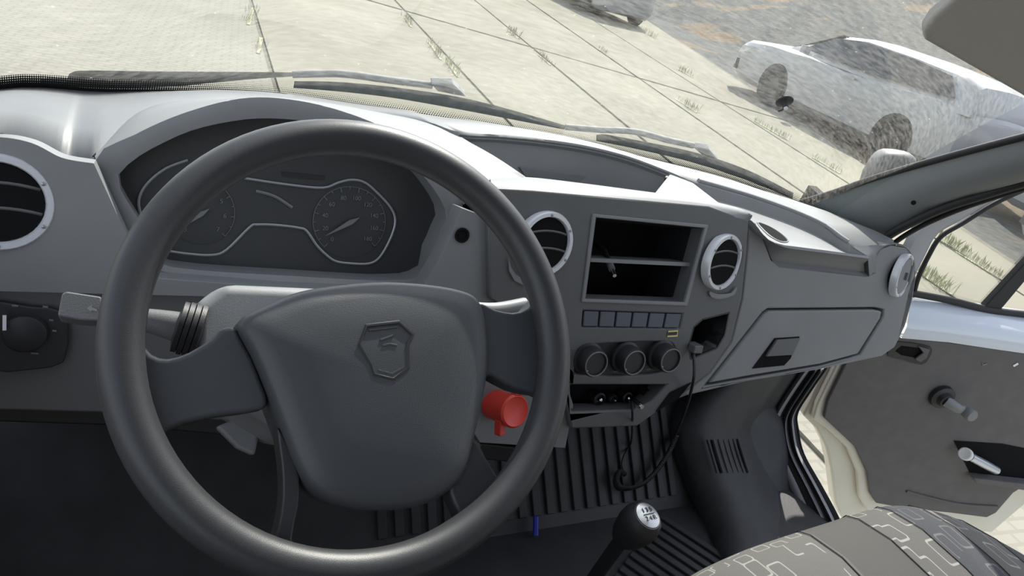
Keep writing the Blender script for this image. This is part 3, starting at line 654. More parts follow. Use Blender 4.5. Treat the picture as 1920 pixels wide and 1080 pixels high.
# ---- round air vents
def vent(c, n, r, label, closed=False):
    n = V(n).normalized()
    v = empty('air_vent', c); v.parent = dash; v['label'] = label
    lathe('ring', [(r * .82, -.010), (r * .82, .001), (r * .85, .004), (r * .96, .004), (r * 1.0, .001), (r * 1.0, -.010), (r * .82, -.010)], c, n, silver_m, v, 40)
    a = V((1, 0, 0)); a = (a - n * a.dot(n)).normalized(); b = n.cross(a)
    for k in range(6):
        t = 2 * math.pi * (k + .5) / 6; q = c + (a * math.cos(t) + b * math.sin(t)) * r * .9 + n * .0038
        lathe('bolt', [(r * .045, 0), (r * .045, .001), (r * .025, .0018), (0, .0018)], q, n, alloy_m, v, 8)
    if closed:
        lathe('shutter', [(r * .80, 0), (r * .80, .002), (r * .3, .004), (0, .004)], c, n, dash_m, v, 32)
        obox('shutter_knob', c + n * .006, a * .003, b * .008, n * .003, dash_dark, v, bev=.001)
    else:
        lathe('duct', [(r * .80, 0), (r * .79, -.03), (0, -.032)], c, n, cavity_m, v, 32)
        for h in (-.22, .30):
            w = math.sqrt(.62 - h * h) * r; vv = []
            for s in range(9):
                x = -w + 2 * w * s / 8; vv.append((x, h * r + .10 * r * (1 - (x / w) ** 2)))
            rows = [[c + a * x + b * y + n * .001 for x, y in vv], [c + a * x + b * (y + .10 * r) - n * .010 for x, y in vv], [c + a * x + b * (y + .16 * r) - n * .024 for x, y in vv]]
            loft('vane', rows, dash_dark, v, smooth=60, thick=.003)
    bpy.context.view_layer.update(); v.matrix_parent_inverse = Matrix.Identity(4)
    for ch in v.children: ch.matrix_parent_inverse = Matrix.Translation(-V(c))
    return v
vent(vc + FN * .002, (FN + V((0.10, 0, 0.02))), 0.052, 'silver ringed round vent at the far left of the dash')
# ---- centre stack
cs_out = [(915, 405), (925, 352), (1000, 356), (1330, 386), (1405, 412), (1402, 470), (1392, 560), (1372, 640), (1330, 700), (1262, 752), (1195, 800), (1070, 805), (1040, 640), (918, 560)]
SO = 0.012
S = lambda p, off=0.0: F(p, SO + off)
st = [(1118, 408), (1322, 428), (1284, 567), (1098, 561)]
v1, v2 = S((1021, 457)), S((1354, 491))
cub = [(1318, 600), (1366, 588), (1358, 628), (1344, 652), (1296, 672), (1292, 650), (1302, 614)]
btn = [(1094, 583), (1280, 589), (1274, 615), (1092, 612)]
low = [(1070, 722), (1250, 722), (1222, 752), (1190, 768), (1072, 772)]
knp = px_spline([(1085, 655), (1120, 646), (1240, 641), (1264, 650), (1268, 675), (1250, 695), (1180, 704), (1090, 702), (1078, 690)], 3, True)
plate('centre_stack', [S(p) for p in cs_out], INW * .035, dash_dark, dash,
      holes=[[S(p) for p in st], circ(v1, .045, FN), circ(v2, .045, FN), [S(p) for p in cub], [S(p) for p in btn], [S(p) for p in low], [S(p) for p in knp]], bev=.004)
# brow of the stack: bright rounded shelf edge between fascia and tray
brow = []
for t, off in ((0, 0.0), (.2, .006), (.5, .008), (.8, .004), (1, 0)):
    row = []
    for (a, b), (c2, d2) in zip([(915, 372), (960, 362), (1060, 366), (1180, 376), (1300, 390), (1380, 408), (1405, 414)], [(918, 334), (988, 332), (1080, 342), (1180, 355), (1290, 370), (1378, 388), (1404, 405)]):
        lo_ = S((a, b)); hi_ = onz((c2, d2), .735); row.append(lo_.lerp(hi_, t) + V((0, -off * .5, off)))
    brow.append(spline(row, 4))
loft('stack_brow', brow, dash_m, dash, smooth=70)
# tray behind the brow: far wall under the curved lip, floor, cheek
fwall = [p for p in lipS if -0.175 < p.x < 0.245]
bot = [V((p.x, p.y - .02, .655)) for p in fwall]
loft('tray_back_wall', [fwall, [a.lerp(b, .15) + V((0, .012, 0)) for a, b in zip(fwall, bot)], bot], dash_m, dash, smooth=40)
plate('tray_floor', [V((-.18, .39, .694)), V((.30, .39, .694)), V((.27, .56, .668)), V((-.18, .57, .668))], (0, 0, -.01), dash_dark, dash)
chk = [onz((1256, 326), .738), onz((1300, 343), .737), onz((1356, 386), .735), onz((1224, 366), .7345)]
plate('tray_cheek', chk, (0, 0, -.04), dash_m, dash, bev=.002)
plate('tray_cheek', [onz((862, 254), .742), onz((990, 334), .736), onz((915, 338), .735), onz((820, 262), .738)], (0, 0, -.07), dash_m, dash, bev=.002)
tl = fwall[len(fwall) // 2]
plate('tray_label', [onp(p, tl + V((0, -.01, -.035)), (0, -1, .15)) for p in [(975, 314), (1126, 334), (1124, 347), (985, 330)]], (0, .004, 0), dash_m, dash)
# radio opening
cav = empty('radio_bay', S((1200, 490))); cav.parent = dash; cav['label'] = 'empty double radio bay'
sq = [S(p) for p in st]; dp = V((0, .10, -.05))
for i in range(4):
    a, b = sq[i], sq[(i + 1) % 4]; ctr = sum(sq, V((0, 0, 0))) / 4
    plate('bay_wall', [a, b, b + dp, a + dp], ((a + b) / 2 - ctr).normalized() * .004, black_m, cav)
plate('bay_back', [p + dp for p in sq], V((0, .004, 0)), cavity_m, cav)
plate('bay_shelf', [S((1106, 484), -.012), S((1306, 493), -.012), S((1304, 500), -.012), S((1105, 491), -.012)], V((0, .05, -.02)), dash_m, cav)
fo = [S(p, .003) for p in [(1112, 401), (1329, 422), (1289, 574), (1091, 567)]]; fi = [S(p, .003) for p in st]
plate('bay_frame', fo, INW * .006, dash_m, cav, holes=[fi], bev=.0015)
for ch in cav.children: ch.matrix_parent_inverse = Matrix.Translation(-cav.location)
# push buttons
for k in range(6):
    u0, u1 = k / 6 + .008, (k + 1) / 6 - .008
    q = [S((1094 + (1280 - 1094) * u0, 583 + 6 * u0), -.001), S((1094 + 186 * u1, 583 + 6 * u1), -.001), S((1092 + 182 * u1, 612 + 3 * u1), .002), S((1092 + 182 * u0, 612 + 3 * u0), .002)]
    plate('push_button', q, INW * .012, button_m, dash, bev=.0015)
plate('button_tray', [S(p, -.014) for p in [(1080, 575), (1292, 580), (1286, 622), (1080, 620)]], INW * .004, cavity_m, dash)
st_ = plate('warning_sticker', [S(p, .001) for p in [(1253, 620), (1271, 619), (1270, 631), (1251, 632)]], FN * .0006, yellow_m, dash)
plate('sticker_print', [S(p, .0018) for p in [(1253, 623), (1270, 622), (1269, 628), (1252, 629)]], FN * .0003, black_m, st_)
# heater knobs
plate('heater_panel', [S(p, -.006) for p in px_spline([(1078, 648), (1120, 640), (1246, 634), (1272, 646), (1276, 680), (1255, 702), (1180, 712), (1086, 708), (1070, 692)], 3, True)], INW * .006, black_m, dash)
for (kx, ky) in ((1105, 674), (1176, 672), (1243, 668)):
    c0 = S((kx - 6, ky - 4), -.006)
    kn = lathe('heater_knob', [(.029, 0), (.028, .006), (.024, .008), (.0235, .028), (.022, .031), (.019, .031), (.0185, .028), (0, .028)], c0, FN, black_m, dash, 30)
    tube('knob_rim', circ(c0 + FN * .031, .0205, FN, 30), .0011, mark_m, kn, 6, closed=True)
    tube('knob_pointer', [c0 + FN * .0305 + V((-.012, 0, -.012)), c0 + FN * .0305 + V((-.015, 0, -.015))], .0014, white_m, kn, 6)
for (kx, ky) in ((1142, 640), (1150, 697), (1212, 693), (1072, 655)):
    tube('heater_icon', [S((kx, ky), .001), S((kx + 8, ky - 1), .001)], .0008, mark_m, dash, 4)
# side cubby
plate('cubby_back', [S(p, -.06) for p in [(1270, 570), (1390, 560), (1385, 680), (1270, 700)]], INW * .004, cavity_m, dash)
cq = [S(p) for p in cub]; cc = sum(cq, V((0, 0, 0))) / len(cq)
for a, b in zip(cq, cq[1:] + cq[:1]): plate('cubby_wall', [a, b, b + INW * .06, a + INW * .06], ((a + b) / 2 - cc).normalized() * .003, black_m, dash)
# lower socket recess
plate('socket_recess', [S(p, -.045) for p in [(1055, 705), (1265, 705), (1235, 765), (1195, 785), (1060, 790)]], INW * .004, cavity_m, dash)
for (kx, ky, rr) in ((1114, 741, .012), (1140, 741, .008), (1166, 738, .010), (1208, 738, .016)):
    c0 = S((kx, ky), -.040); so = lathe('power_socket', [(rr, 0), (rr, .018), (rr * .8, .02), (rr * .7, .012), (0, .01)], c0, FN, black_m, dash, 18)
    lathe('socket_pin', [(rr * .30, .01), (rr * .30, .022), (rr * .12, .024), (0, .024)], c0, FN, chrome_m, so, 10)
rec = [S(p) for p in [(1256, 735), (1296, 716), (1272, 745), (1228, 772)]]
plate('side_slot', [p + FN * .001 for p in rec], FN * .001, cavity_m, dash)
# ---- passenger fascia
pf = [(1405, 413), (1418, 418), (1433, 450), (1447, 488), (1462, 500), (1628, 519), (1640, 512), (1641, 484), (1650, 468), (1672, 459), (1700, 465), (1716, 488), (1718, 520), (1712, 560), (1698, 612), (1678, 652), (1655, 668), (1540, 693), (1400, 716), (1290, 742), (1262, 752), (1330, 700), (1372, 640), (1392, 560), (1402, 470)]
ve = F((1690, 516))
gb = [(1430, 586), (1440, 579), (1640, 577), (1658, 580), (1656, 596), (1613, 666), (1540, 686), (1400, 710), (1322, 724)]
plate('passenger_fascia', [F(p) for p in pf], INW * .05, dash_m, dash, holes=[circ(ve, .040, FN), [F(p) for p in gb]], bev=.006)
vent(v1 + FN * .004, FN + V((.12, 0, 0)), .050, 'silver ringed round vent left of the radio bay, half behind the wheel')
vent(v2 + FN * .004, FN + V((.22, 0, 0)), .050, 'silver ringed round vent right of the radio bay')
vent(ve + FN * .004, (FN + V((.32, 0, 0))), .047, 'closed silver ringed round vent at the passenger end', closed=True)
plate('vent_scoop', [S(p, .003) for p in px_spline([(1330, 546), (1345, 551), (1370, 549), (1380, 536), (1376, 552), (1350, 560), (1332, 556)], 2, True)], FN * .002, dash_m, dash)
plate('vent_scoop', [S(p, .002) for p in [(953, 484), (957, 500), (966, 514), (980, 522), (984, 536), (964, 526), (954, 508)]], FN * .002, dash_m, dash)
# dash end cap towards the door
ec = [F(p) for p in [(1716, 486), (1718, 520), (1712, 560), (1698, 612), (1678, 652)]]
plate('end_cap', ec, V((0.0, 0.16, 0.0)), dash_m, dash, bev=.004)
# glovebox
lid = plate('glovebox_lid', [F(p, .002) for p in [(1433, 589), (1443, 583), (1638, 581), (1654, 584), (1651, 597), (1609, 664), (1538, 683), (1400, 706), (1330, 719)]], INW * .03, dash_m, dash, bev=.004)
plate('glovebox_gap', [F(p, -.03) for p in gb], INW * .004, cavity_m, dash)
plate('handle_recess', [F(p, .0025) for p in [(1452, 634), (1499, 631), (1482, 672), (1470, 685), (1410, 691)]], FN * .0006, cavity_m, lid)
plate('handle', [F(p, .003) for p in [(1454, 636), (1497, 633), (1483, 664), (1434, 667)]], FN * .005, dash_dark, lid, bev=.001)
# shelf on top of the passenger side
near = [onz(p, z) for p, z in [((1408, 413), .724), ((1424, 433), .713), ((1442, 450), .705), ((1468, 459), .699), ((1490, 462), .696), ((1560, 471), .689), ((1627, 480), .683)]]
rimr = [lipS[i] for i in range(len(lipS)) if lipS[i].x > near[0].x - .06 and lipS[i].x < lip[-2].x]
nearS = spline(near, 5); rimS = resample_open = None
def res_open(pts, n):
    L = [0]
    for a, b in zip(pts, pts[1:]): L.append(L[-1] + (b - a).length)
    out = []
    for i in range(n):
        s = L[-1] * i / (n - 1); k = min(len(pts) - 2, max(j for j in range(len(L)) if L[j] <= s)); out.append(pts[k].lerp(pts[k + 1], (s - L[k]) / max(1e-9, L[k + 1] - L[k])))
    return out
A_, B_ = res_open(rimr, 24), res_open(nearS, 24)
SFR = [[p + V((0, .004, 0)) for p in A_], [p + V((0, -.004, -.018)) for p in A_], [a.lerp(b, .3) + V((0, 0, -.016)) for a, b in zip(A_, B_)], [a.lerp(b, .75) + V((0, 0, -.010)) for a, b in zip(A_, B_)], [b + V((0, .006, -.004)) for b in B_], B_]
loft('shelf_floor', SFR, dash_m, dash, smooth=50)
mesh('shelf_cap', [r[-1] for r in SFR], [tuple(range(len(SFR)))], dash_m, dash)
SF = ([p for r in SFR for p in r], [(i * 24 + k, i * 24 + k + 1, (i + 1) * 24 + k + 1, (i + 1) * 24 + k) for i in range(len(SFR) - 1) for k in range(23)])
crease = res_open(spline([F(p, -.002) for p in [(1405, 414), (1420, 424), (1433, 450), (1447, 488), (1462, 500), (1545, 509), (1630, 519)]], 5), 24)
loft('shelf_front', [B_, [b.lerp(c_, .08) + V((0, -.004, 0)) for b, c_ in zip(B_, crease)], [b.lerp(c_, .5) + V((0, .012, 0)) for b, c_ in zip(B_, crease)], [b.lerp(c_, .9) + V((0, .012, 0)) for b, c_ in zip(B_, crease)], crease], dash_m, dash, smooth=50)
e0 = [F(p, -.001) for p in [(1640, 512), (1641, 484), (1650, 468), (1672, 459), (1700, 465), (1716, 488)]]
it = min(range(len(lipS)), key=lambda i: (lipS[i] - lip[-2]).length)
E0, T0 = res_open(spline(e0, 5), 24), res_open([crease[-1], B_[-1], A_[-1]] + lipS[it + 1:] + [V((.85, .40, .66))], 24)
loft('shelf_corner', [E0, [a.lerp(b, .12) + V((0, -.003, .004)) for a, b in zip(E0, T0)], [a.lerp(b, .5) + V((0, 0, .005)) for a, b in zip(E0, T0)], T0], dash_m, dash, smooth=70)
sv = BVHTree.FromPolygons(SF[0], SF[1])
def onshelf(p, o):
    h = sv.ray_cast(CAM, ray(*p)); return (h[0] if h[0] is not None else onz(p, .70)) - ray(*p) * o
dr = px_spline([(1420, 418), (1440, 424), (1462, 437), (1478, 452), (1462, 453), (1440, 440)], 3, True)
dp_ = V((0, 0, 1))
dq = [onshelf(p, .002) for p in dr]
pillow('defrost_slot', dq, V((0, 0, 1)), [(1, -.004), (1, 0), (.5, 0.0)], cavity_m, dash)
tube('slot_rim', dq, .0016, dash_m, dash, 6, closed=True)
tube('bead', [p + V((0, .012, .004)) for p in rimr[2:]], .005, dash_m, dash, 8)
# ---- light switch panel and lower knee panel on the driver side
sw = plate('light_switch_panel', [F(p, .004) for p in px_spline([(-60, 572), (60, 576), (112, 584), (128, 620), (124, 665), (95, 690), (-60, 690)], 2, True)], INW * .01, black_m, dash, bev=.002)
lathe('switch_dial', [(.022, 0), (.021, .010), (.018, .012), (0, .012)], F((48, 622), .004), FN, black_m, sw, 26)
plate('switch_mark', [F(p, .020) for p in [(5, 591), (12, 591), (12, 619), (5, 619)]], FN * .001, white_m, sw)
for (kx, ky, w) in ((80, 575, 10), (22, 573, 12), (92, 600, 8), (98, 620, 8), (58, 662, 14), (45, 598, 20)):
    tube('switch_icon', [F((kx, ky), .006), F((kx + w, ky + 1), .006)], .0011, mark_m, sw, 4)
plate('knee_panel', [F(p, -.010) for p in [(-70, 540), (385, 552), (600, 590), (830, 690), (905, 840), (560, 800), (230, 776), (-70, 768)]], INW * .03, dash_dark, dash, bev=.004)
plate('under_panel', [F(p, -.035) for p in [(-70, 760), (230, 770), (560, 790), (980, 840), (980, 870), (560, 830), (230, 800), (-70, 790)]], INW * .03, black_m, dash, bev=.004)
adopt(dash)
for o in dash.children:
    if o.type == 'EMPTY': o.matrix_parent_inverse = dash.matrix_world.inverted()

# ================================================================== STEERING COLUMN AND WHEEL
WT = math.radians(46)
Wc = V((-0.452, 0.0, 0.722)); Wn = V((0, -math.sin(WT), math.cos(WT))); Wa = V((1, 0, 0)); Wb = V((0, math.cos(WT), math.sin(WT)))
def W(p, w=0.0): return onp(p, Wc + Wn * w, Wn)
def Wl(u, v, w): return Wc + Wa * u + Wb * v + Wn * w
col = empty('steering_column', Wl(0, 0, -.30), 'grey steering column shroud with stalk behind the wheel', 'steering column')
shr = [Wl(-.135, .045, -.07), Wl(-.11, .066, -.07), Wl(.06, .062, -.07), Wl(.085, .035, -.07), Wl(.085, -.05, -.07), Wl(.05, -.08, -.07), Wl(-.05, -.08, -.07), Wl(-.135, -.02, -.07)]
plate('shroud', shr, -Wn * .17, dash_m, col, bev=.012)
lathe('column_tube', [(.03, 0), (.03, -.55), (0, -.55)], Wl(0, -.01, -.02), Wn, black_m, col, 18)
plate('column_bracket', [W(p, -.20) for p in [(405, 800), (480, 770), (490, 800), (478, 855), (445, 840)]], -Wn * .02, dash_m, col, bev=.004)
# left stalk
sk = [W(p, -.085) for p in [(372, 622), (330, 612), (290, 603), (240, 595), (190, 585)]]
tube('stalk', spline(sk, 4), [.016 - .0006 * i for i in range(len(spline(sk, 4)))], dash_dark, col, 12)
for k in range(4):
    p0, p1 = W((338 + k * 11, 613 + k * 3), -.085), W((342 + k * 11, 614 + k * 3), -.085)
    ax = (p1 - p0).normalized()
    lathe('boot_ring', [(.012, -.004), (.023 + k * .001, -.002), (.023 + k * .001, .002), (.012, .004)], p0, ax, black_m, col, 20)
hs = [W(p, -.075) for p in [(108, 592), (116, 550), (124, 546), (190, 556), (196, 602), (150, 600)]]
hd_ = plate('stalk_head', hs, -Wn * .028, dash_dark, col, bev=.006)
plate('stalk_arrow', [W(p, -.0735) for p in [(163, 578), (172, 572), (172, 576), (182, 580), (182, 584), (172, 582), (170, 585)]], Wn * .0006, mark_m, col)
# right stalk tip seen behind the right spoke
tube('wiper_stalk', spline([W(p, -.095) for p in [(880, 580), (930, 582), (985, 572)]], 4), .009, dash_m, col, 10)
adopt(col)

whl = empty('steering_wheel', Wl(0, 0, -.05), 'black four spoke steering wheel with shield emblem on the hub', 'steering wheel')
RM = .1885
tube('rim', [Wl(RM * math.cos(t * math.pi / 48), RM * math.sin(t * math.pi / 48), 0) for t in range(96)], .0165, rim_m, whl, 20, closed=True)
pad_px = px_spline([(443, 607), (500, 571), (560, 547), (640, 534), (720, 529), (800, 534), (862, 545), (893, 562), (906, 600), (912, 660), (908, 720), (896, 780), (884, 830), (862, 900), (800, 945), (720, 958), (640, 950), (585, 925), (553, 880), (522, 800), (492, 720), (468, 665)], 3, True)
PW = -.012
pad = pillow('hub_pad', [W(p, PW) for p in pad_px], Wn, [(1.0, -.045), (1.0, -.004), (.992, .003), (.97, .009), (.93, .013), (.8, .017), (.5, .020), (.2, .021)], hub_m, whl, smooth=70)
tube('pad_seam', [W(p, PW + .011) for p in px_spline([(862, 552), (872, 600), (878, 660), (872, 730), (858, 800)], 5)], .0012, rim_m, pad, 6)
sp = {'l': [(440, 610), (395, 636), (355, 660), (315, 672), (285, 664), (262, 640), (235, 640), (235, 850), (262, 852), (300, 818), (345, 795), (410, 780), (490, 768), (500, 740)],
      'r': [(885, 572), (930, 580), (962, 586), (990, 578), (1006, 560), (1030, 560), (1036, 730), (1012, 738), (965, 728), (920, 704), (895, 700)],
      'a': [(520, 800), (545, 845), (562, 895), (560, 950), (548, 1010), (560, 1060), (520, 1078), (470, 1060), (505, 1035), (522, 985), (530, 930), (528, 870)],
      'b': [(886, 815), (915, 862), (945, 906), (968, 900), (985, 930), (930, 1000), (880, 1010), (862, 965), (845, 925), (850, 870)]}
for k, off in (('l', -.010), ('r', -.014), ('a', -.010), ('b', -.010)):
    plate('spoke', [W(p, off) for p in px_spline(sp[k], 2, True)], -Wn * .026, rim_m if k in 'ab' else hub_m, whl, bev=.007)
em = [(687, 611), (748, 604), (774, 628), (764, 643), (765, 690), (737, 711), (701, 702), (695, 684), (673, 646)]
ez = PW + .0185
E_ = lambda p, o=0.0: W(p, ez + o)
eb = plate('emblem', [E_(p, .0004) for p in em], -Wn * .004, black_m, whl)
tube('emblem_frame', [E_(p, .0015) for p in em], .0018, rim_m, eb, 6, closed=True)
for pp in ([(691, 619), (744, 613)], [(713, 638), (724, 634), (737, 629)], [(717, 648), (730, 645), (744, 648)], [(708, 694), (735, 701), (758, 688)]):
    tube('emblem_stroke', [E_(p, .0016) for p in pp], .0013, hub_m, eb, 6)
plate('airbag_mark', [W(p, PW + .0115) for p in [(876, 607), (893, 604), (893, 609), (876, 612)]], Wn * .0004, rim_m, whl)
adopt(whl)

# red plastic cap below the column
rc = F((962, 770), .045)
ra = V((.12, -.66, .34)).normalized()
red = empty('red_cap', rc, 'round red plastic cap with a tab under the steering wheel', 'cap')
lathe('cap_body', [(.024, -.05), (.024, -.004), (.026, -.002), (.026, .004), (.023, .007), (.021, .0055), (0, .0055)], rc, ra, red_m, red, 32)
u_ = V((1, 0, 0)); u_ = (u_ - ra * u_.dot(ra)).normalized(); v_ = ra.cross(u_)
if v_.z < 0: v_ = -v_
obox('cap_tab', rc + v_ * .031 + u_ * .010 + ra * .001, u_ * .012, v_ * .007, ra * .006, red_m, red, bev=.002)
obox('cap_tab', rc - v_ * .026 - u_ * .014 - ra * .012, (u_ * .8 + v_ * .2) * .007, v_ * .012, ra * .008, red_m, red, bev=.002)
words('cap_print', 'OPEN', rc + ra * .006, u_, v_, .009, M('dark red print', (.30, .02, .015), .5), red) if False else None
adopt(red)

# ================================================================== GEAR LEVER, CORDS, SMALL THINGS
kc = V((0.045, 0.045, 0.362)); kc = CAM + ray(1200, 980) * 1.13
gear = empty('gear_lever', V((kc.x - .13, kc.y - .02, 0.0)), 'black gear lever with a chrome capped ball knob', 'gear lever')
gax = V((.10, -.25, .95)).normalized()
lathe('knob', [(.012, -.055), (.018, -.05), (.026, -.035), (.031, -.012), (.031, .004), (.027, .016), (.022, .021), (.020, .021), (0, .020)], kc, gax, black_m, gear, 32)
gv = (CAM - kc).normalized()
cap = lathe('shift_cap', [(.0205, .019), (.020, .022), (.012, .0245), (0, .025)], kc, gax, M('worn chrome cap', (.42, .43, .44), .3, metal=.8), gear, 28)
gu = V((1, .08, 0)); gu = (gu - gax * gu.dot(gax)).normalized(); gvv = gax.cross(gu)
words('shift_numbers', '1 3 5', kc + gax * .0256 + gvv * .007, gu, gvv, .010, black_m, cap)
words('shift_numbers', '2 4 R', kc + gax * .0256 - gvv * .006, gu, gvv, .010, black_m, cap)
obox('shift_line', kc + gax * .0256 + gvv * .0005, gu * .011, gvv * .0007, gax * .0003, black_m, cap)
g0 = kc - gax * .05; g1 = onz((1095, 1110), .10)
tube('shaft', spline([g0, g0.lerp(g1, .5) + V((.0, 0, .0)), g1, V((g1.x - .03, g1.y, 0))], 5), .012, black_m, gear, 12)
lathe('boot', [(.06, 0), (.055, .02), (.035, .05), (.022, .09), (.016, .11)], V((g1.x - .03, g1.y, 0)), V((0, 0, 1)), cavity_m, gear, 20)
adopt(gear)

def onk(p, s=.34): return onp(p, toe0 + tn * .02, tn)
c0 = S((1299, 650), .0)
cord_px = [(1299, 652), (1302, 690), (1299, 720), (1288, 760), (1275, 795), (1266, 815)]
cp = [c0, S((1302, 690), .03), S((1299, 720), .03)] + [S((p[0], p[1]), .02).lerp(onk(p), t) for p, t in zip(cord_px[3:], (.2, .5, .8))]
coil_px = [(1264, 820), (1250, 850), (1230, 880), (1205, 905), (1180, 915), (1160, 915), (1152, 902), (1157, 885), (1166, 890)]
coil = [onk(p) for p in coil_px]
cord = empty('charging_cord', onk((1160, 915)), 'black coiled charging cord hanging from the cubby to the floor', 'cord')
tube('straight_lead', spline(cp + [coil[0]], 6), .0028, black_m, cord, 8)
cc_ = spline(coil, 14); hel = []
for i, p in enumerate(cc_):
    t = (cc_[min(i + 1, len(cc_) - 1)] - cc_[max(0, i - 1)]).normalized(); n1 = t.orthogonal().normalized(); n2 = t.cross(n1)
    for k in range(4):
        a = (i * 4 + k) * math.pi / 3.0; q = p if k == 0 else p.lerp(cc_[min(i + 1, len(cc_) - 1)], k / 4)
        hel.append(q + tn * .006 + (V((1, 0, 0)) * math.cos(a) + td * math.sin(a) * .6 + tn * math.sin(a)) * .006)
tube('coil', hel, .0028, black_m, cord, 6)
obox('plug', c0 + FN * .004, V((.010, 0, 0)), V((0, .002, .007)), FN * .012, dash_dark, cord, bev=.002)
adopt(cord)
thin = spline([S((1184, 752), -.01), S((1186, 785), .01), onk((1183, 830)), onk((1172, 850)), onk((1166, 870)), onk((1172, 890))], 6)
tc_ = empty('phone_cable', thin[-1], 'thin black cable hanging from the power sockets', 'cable')
tube('lead', thin, .0022, black_m, tc_, 8)
lathe('plug', [(.006, 0), (.006, .03), (.004, .034), (0, .034)], S((1182, 748), -.02), FN, chrome_m, tc_, 12)
adopt(tc_)
ap0, ap1 = S((1133, 470), -.05), S((1153, 518), .012)
ant = empty('antenna_plug', ap0, 'black antenna lead with silver tip poking out of the radio bay', 'plug')
tube('lead', [ap0 + INW * .07 + V((-.01, 0, .02)), ap0, ap0.lerp(ap1, .45)], .0045, black_m, ant, 10)
tube('sleeve', [ap0.lerp(ap1, .4), ap0.lerp(ap1, .74)], .0055, dash_dark, ant, 10)
tube('tip', [ap0.lerp(ap1, .72), ap0.lerp(ap1, .98)], .0032, chrome_m, ant, 10)
adopt(ant)
bp = onk((1005, 968)); bq = onk((1004, 1004))
pen = empty('blue_pen', bq, 'small blue plastic pen lying on the ribbed mat', 'pen')
tube('barrel', [bp, bq.lerp(bp, .2)], .006, blue_m, pen, 10); tube('cap', [bq.lerp(bp, .22), bq], .0066, blue_m, pen, 10); adopt(pen)

# suction cup on the inside of the windscreen
sc = ong((1471, 190), -.004); h = bvh.ray_cast(CAM, ray(1471, 190)); sn = h[1] if h[1].y < 0 else -h[1]
cup = empty('suction_cup', sc, 'small black suction cup stuck inside the windscreen', 'suction cup')
lathe('cup', [(.017, 0), (.0165, .002), (.010, .005), (.006, .010), (.0055, .014), (0, .015)], sc, sn, black_m, cup, 28)
lathe('nub', [(.004, .013), (.004, .018), (.002, .020), (0, .020)], sc, sn, lens_m, cup, 12)
tube('hook', [sc + sn * .012, ong((1473, 201), -.014), ong((1466, 206), -.010), ong((1460, 208), -.008)], .0022, black_m, cup, 8)
adopt(cup)

# wipers lying on the outside of the glass
def strip(name, top, bot, off, th, parent=None):
    a, b = px_spline(top, 6), px_spline(bot, 6)
    a, b = [V((*p, 0)) for p in a], [V((*p, 0)) for p in b]; a, b = res_open(a, 40), res_open(b, 40)
    ta, tb = [ong((p.x, p.y), off) for p in a], [ong((p.x, p.y), off) for p in b]
    ua, ub = [ong((p.x, p.y), off + th) for p in a], [ong((p.x, p.y), off + th) for p in b]
    return loft(name, [ta, tb, ub, ua, ta], wiper_m, parent, smooth=30)
def wiper(blade, arm, root_px, label):
    w = empty('windscreen_wiper', ong(root_px[0], .02), label, 'wiper', 'windscreen wipers')
    strip('blade', blade[0], blade[1], .014, .012, w)
    pa = spline([ong(p, .03) for p in arm], 5)
    tube('arm', pa, .007, wiper_m, w, 8)
    plate('arm_head', [ong(p, .022) for p in root_px], (0, .014, .010), wiper_m, w, bev=.003)
    adopt(w)
wiper(([(76, 149), (90, 146), (130, 146), (144, 133), (300, 134), (480, 135), (560, 136)], [(76, 160), (140, 163), (310, 163), (400, 155), (480, 148), (556, 143)]),
      [(548, 139), (600, 138), (650, 139), (730, 150), (810, 160)], [(808, 158), (850, 159), (875, 183), (820, 172)], 'driver side windscreen wiper parked at the lower left of the glass')
wiper(([(1118, 253), (1135, 252), (1200, 264), (1300, 285), (1400, 318), (1488, 362)], [(1118, 264), (1200, 281), (1300, 305), (1400, 338), (1486, 373)]),
      [(1060, 238), (1120, 243), (1190, 247), (1250, 262), (1300, 273)], [(1298, 276), (1330, 281), (1348, 302), (1320, 294)], 'passenger side windscreen wiper parked at the lower right of the glass')
link_ = strip('scuttle_grille', [(552, 152), (640, 154), (760, 166), (880, 186), (980, 212), (1062, 236)], [(550, 165), (640, 172), (740, 184), (860, 205), (960, 224), (1058, 243)], .008, .010)
tag(link_, 'dark scuttle grille strip between the two wipers', 'grille')

# sun visor hanging at the top right
so_ = CAM + ray(1712, 50) * 0.86; e2 = CAM + ray(1925, 172) * 0.98
bx = (e2 - so_).normalized(); upv = V((0.05, -0.55, 1)).normalized(); upv = (upv - bx * upv.dot(bx)).normalized(); nv = bx.cross(upv)
vo = [so_ - bx * .004 + upv * .27, so_ - bx * .006 + upv * .022, so_ - bx * .001 + upv * .008, so_ + bx * .012, so_ + bx * .40, so_ + bx * .42 + upv * .02, so_ + bx * .42 + upv * .27]
vis = empty('sun_visor', so_ + upv * .27, 'lowered dark grey sun visor at the top right', 'sun visor')
plate('pad', vo, nv * .018, visor_m, vis, bev=.006)
tube('hinge_rod', [so_ + upv * .262 - bx * .02, so_ + upv * .262 + bx * .44], .006, black_m, vis, 10)
adopt(vis)

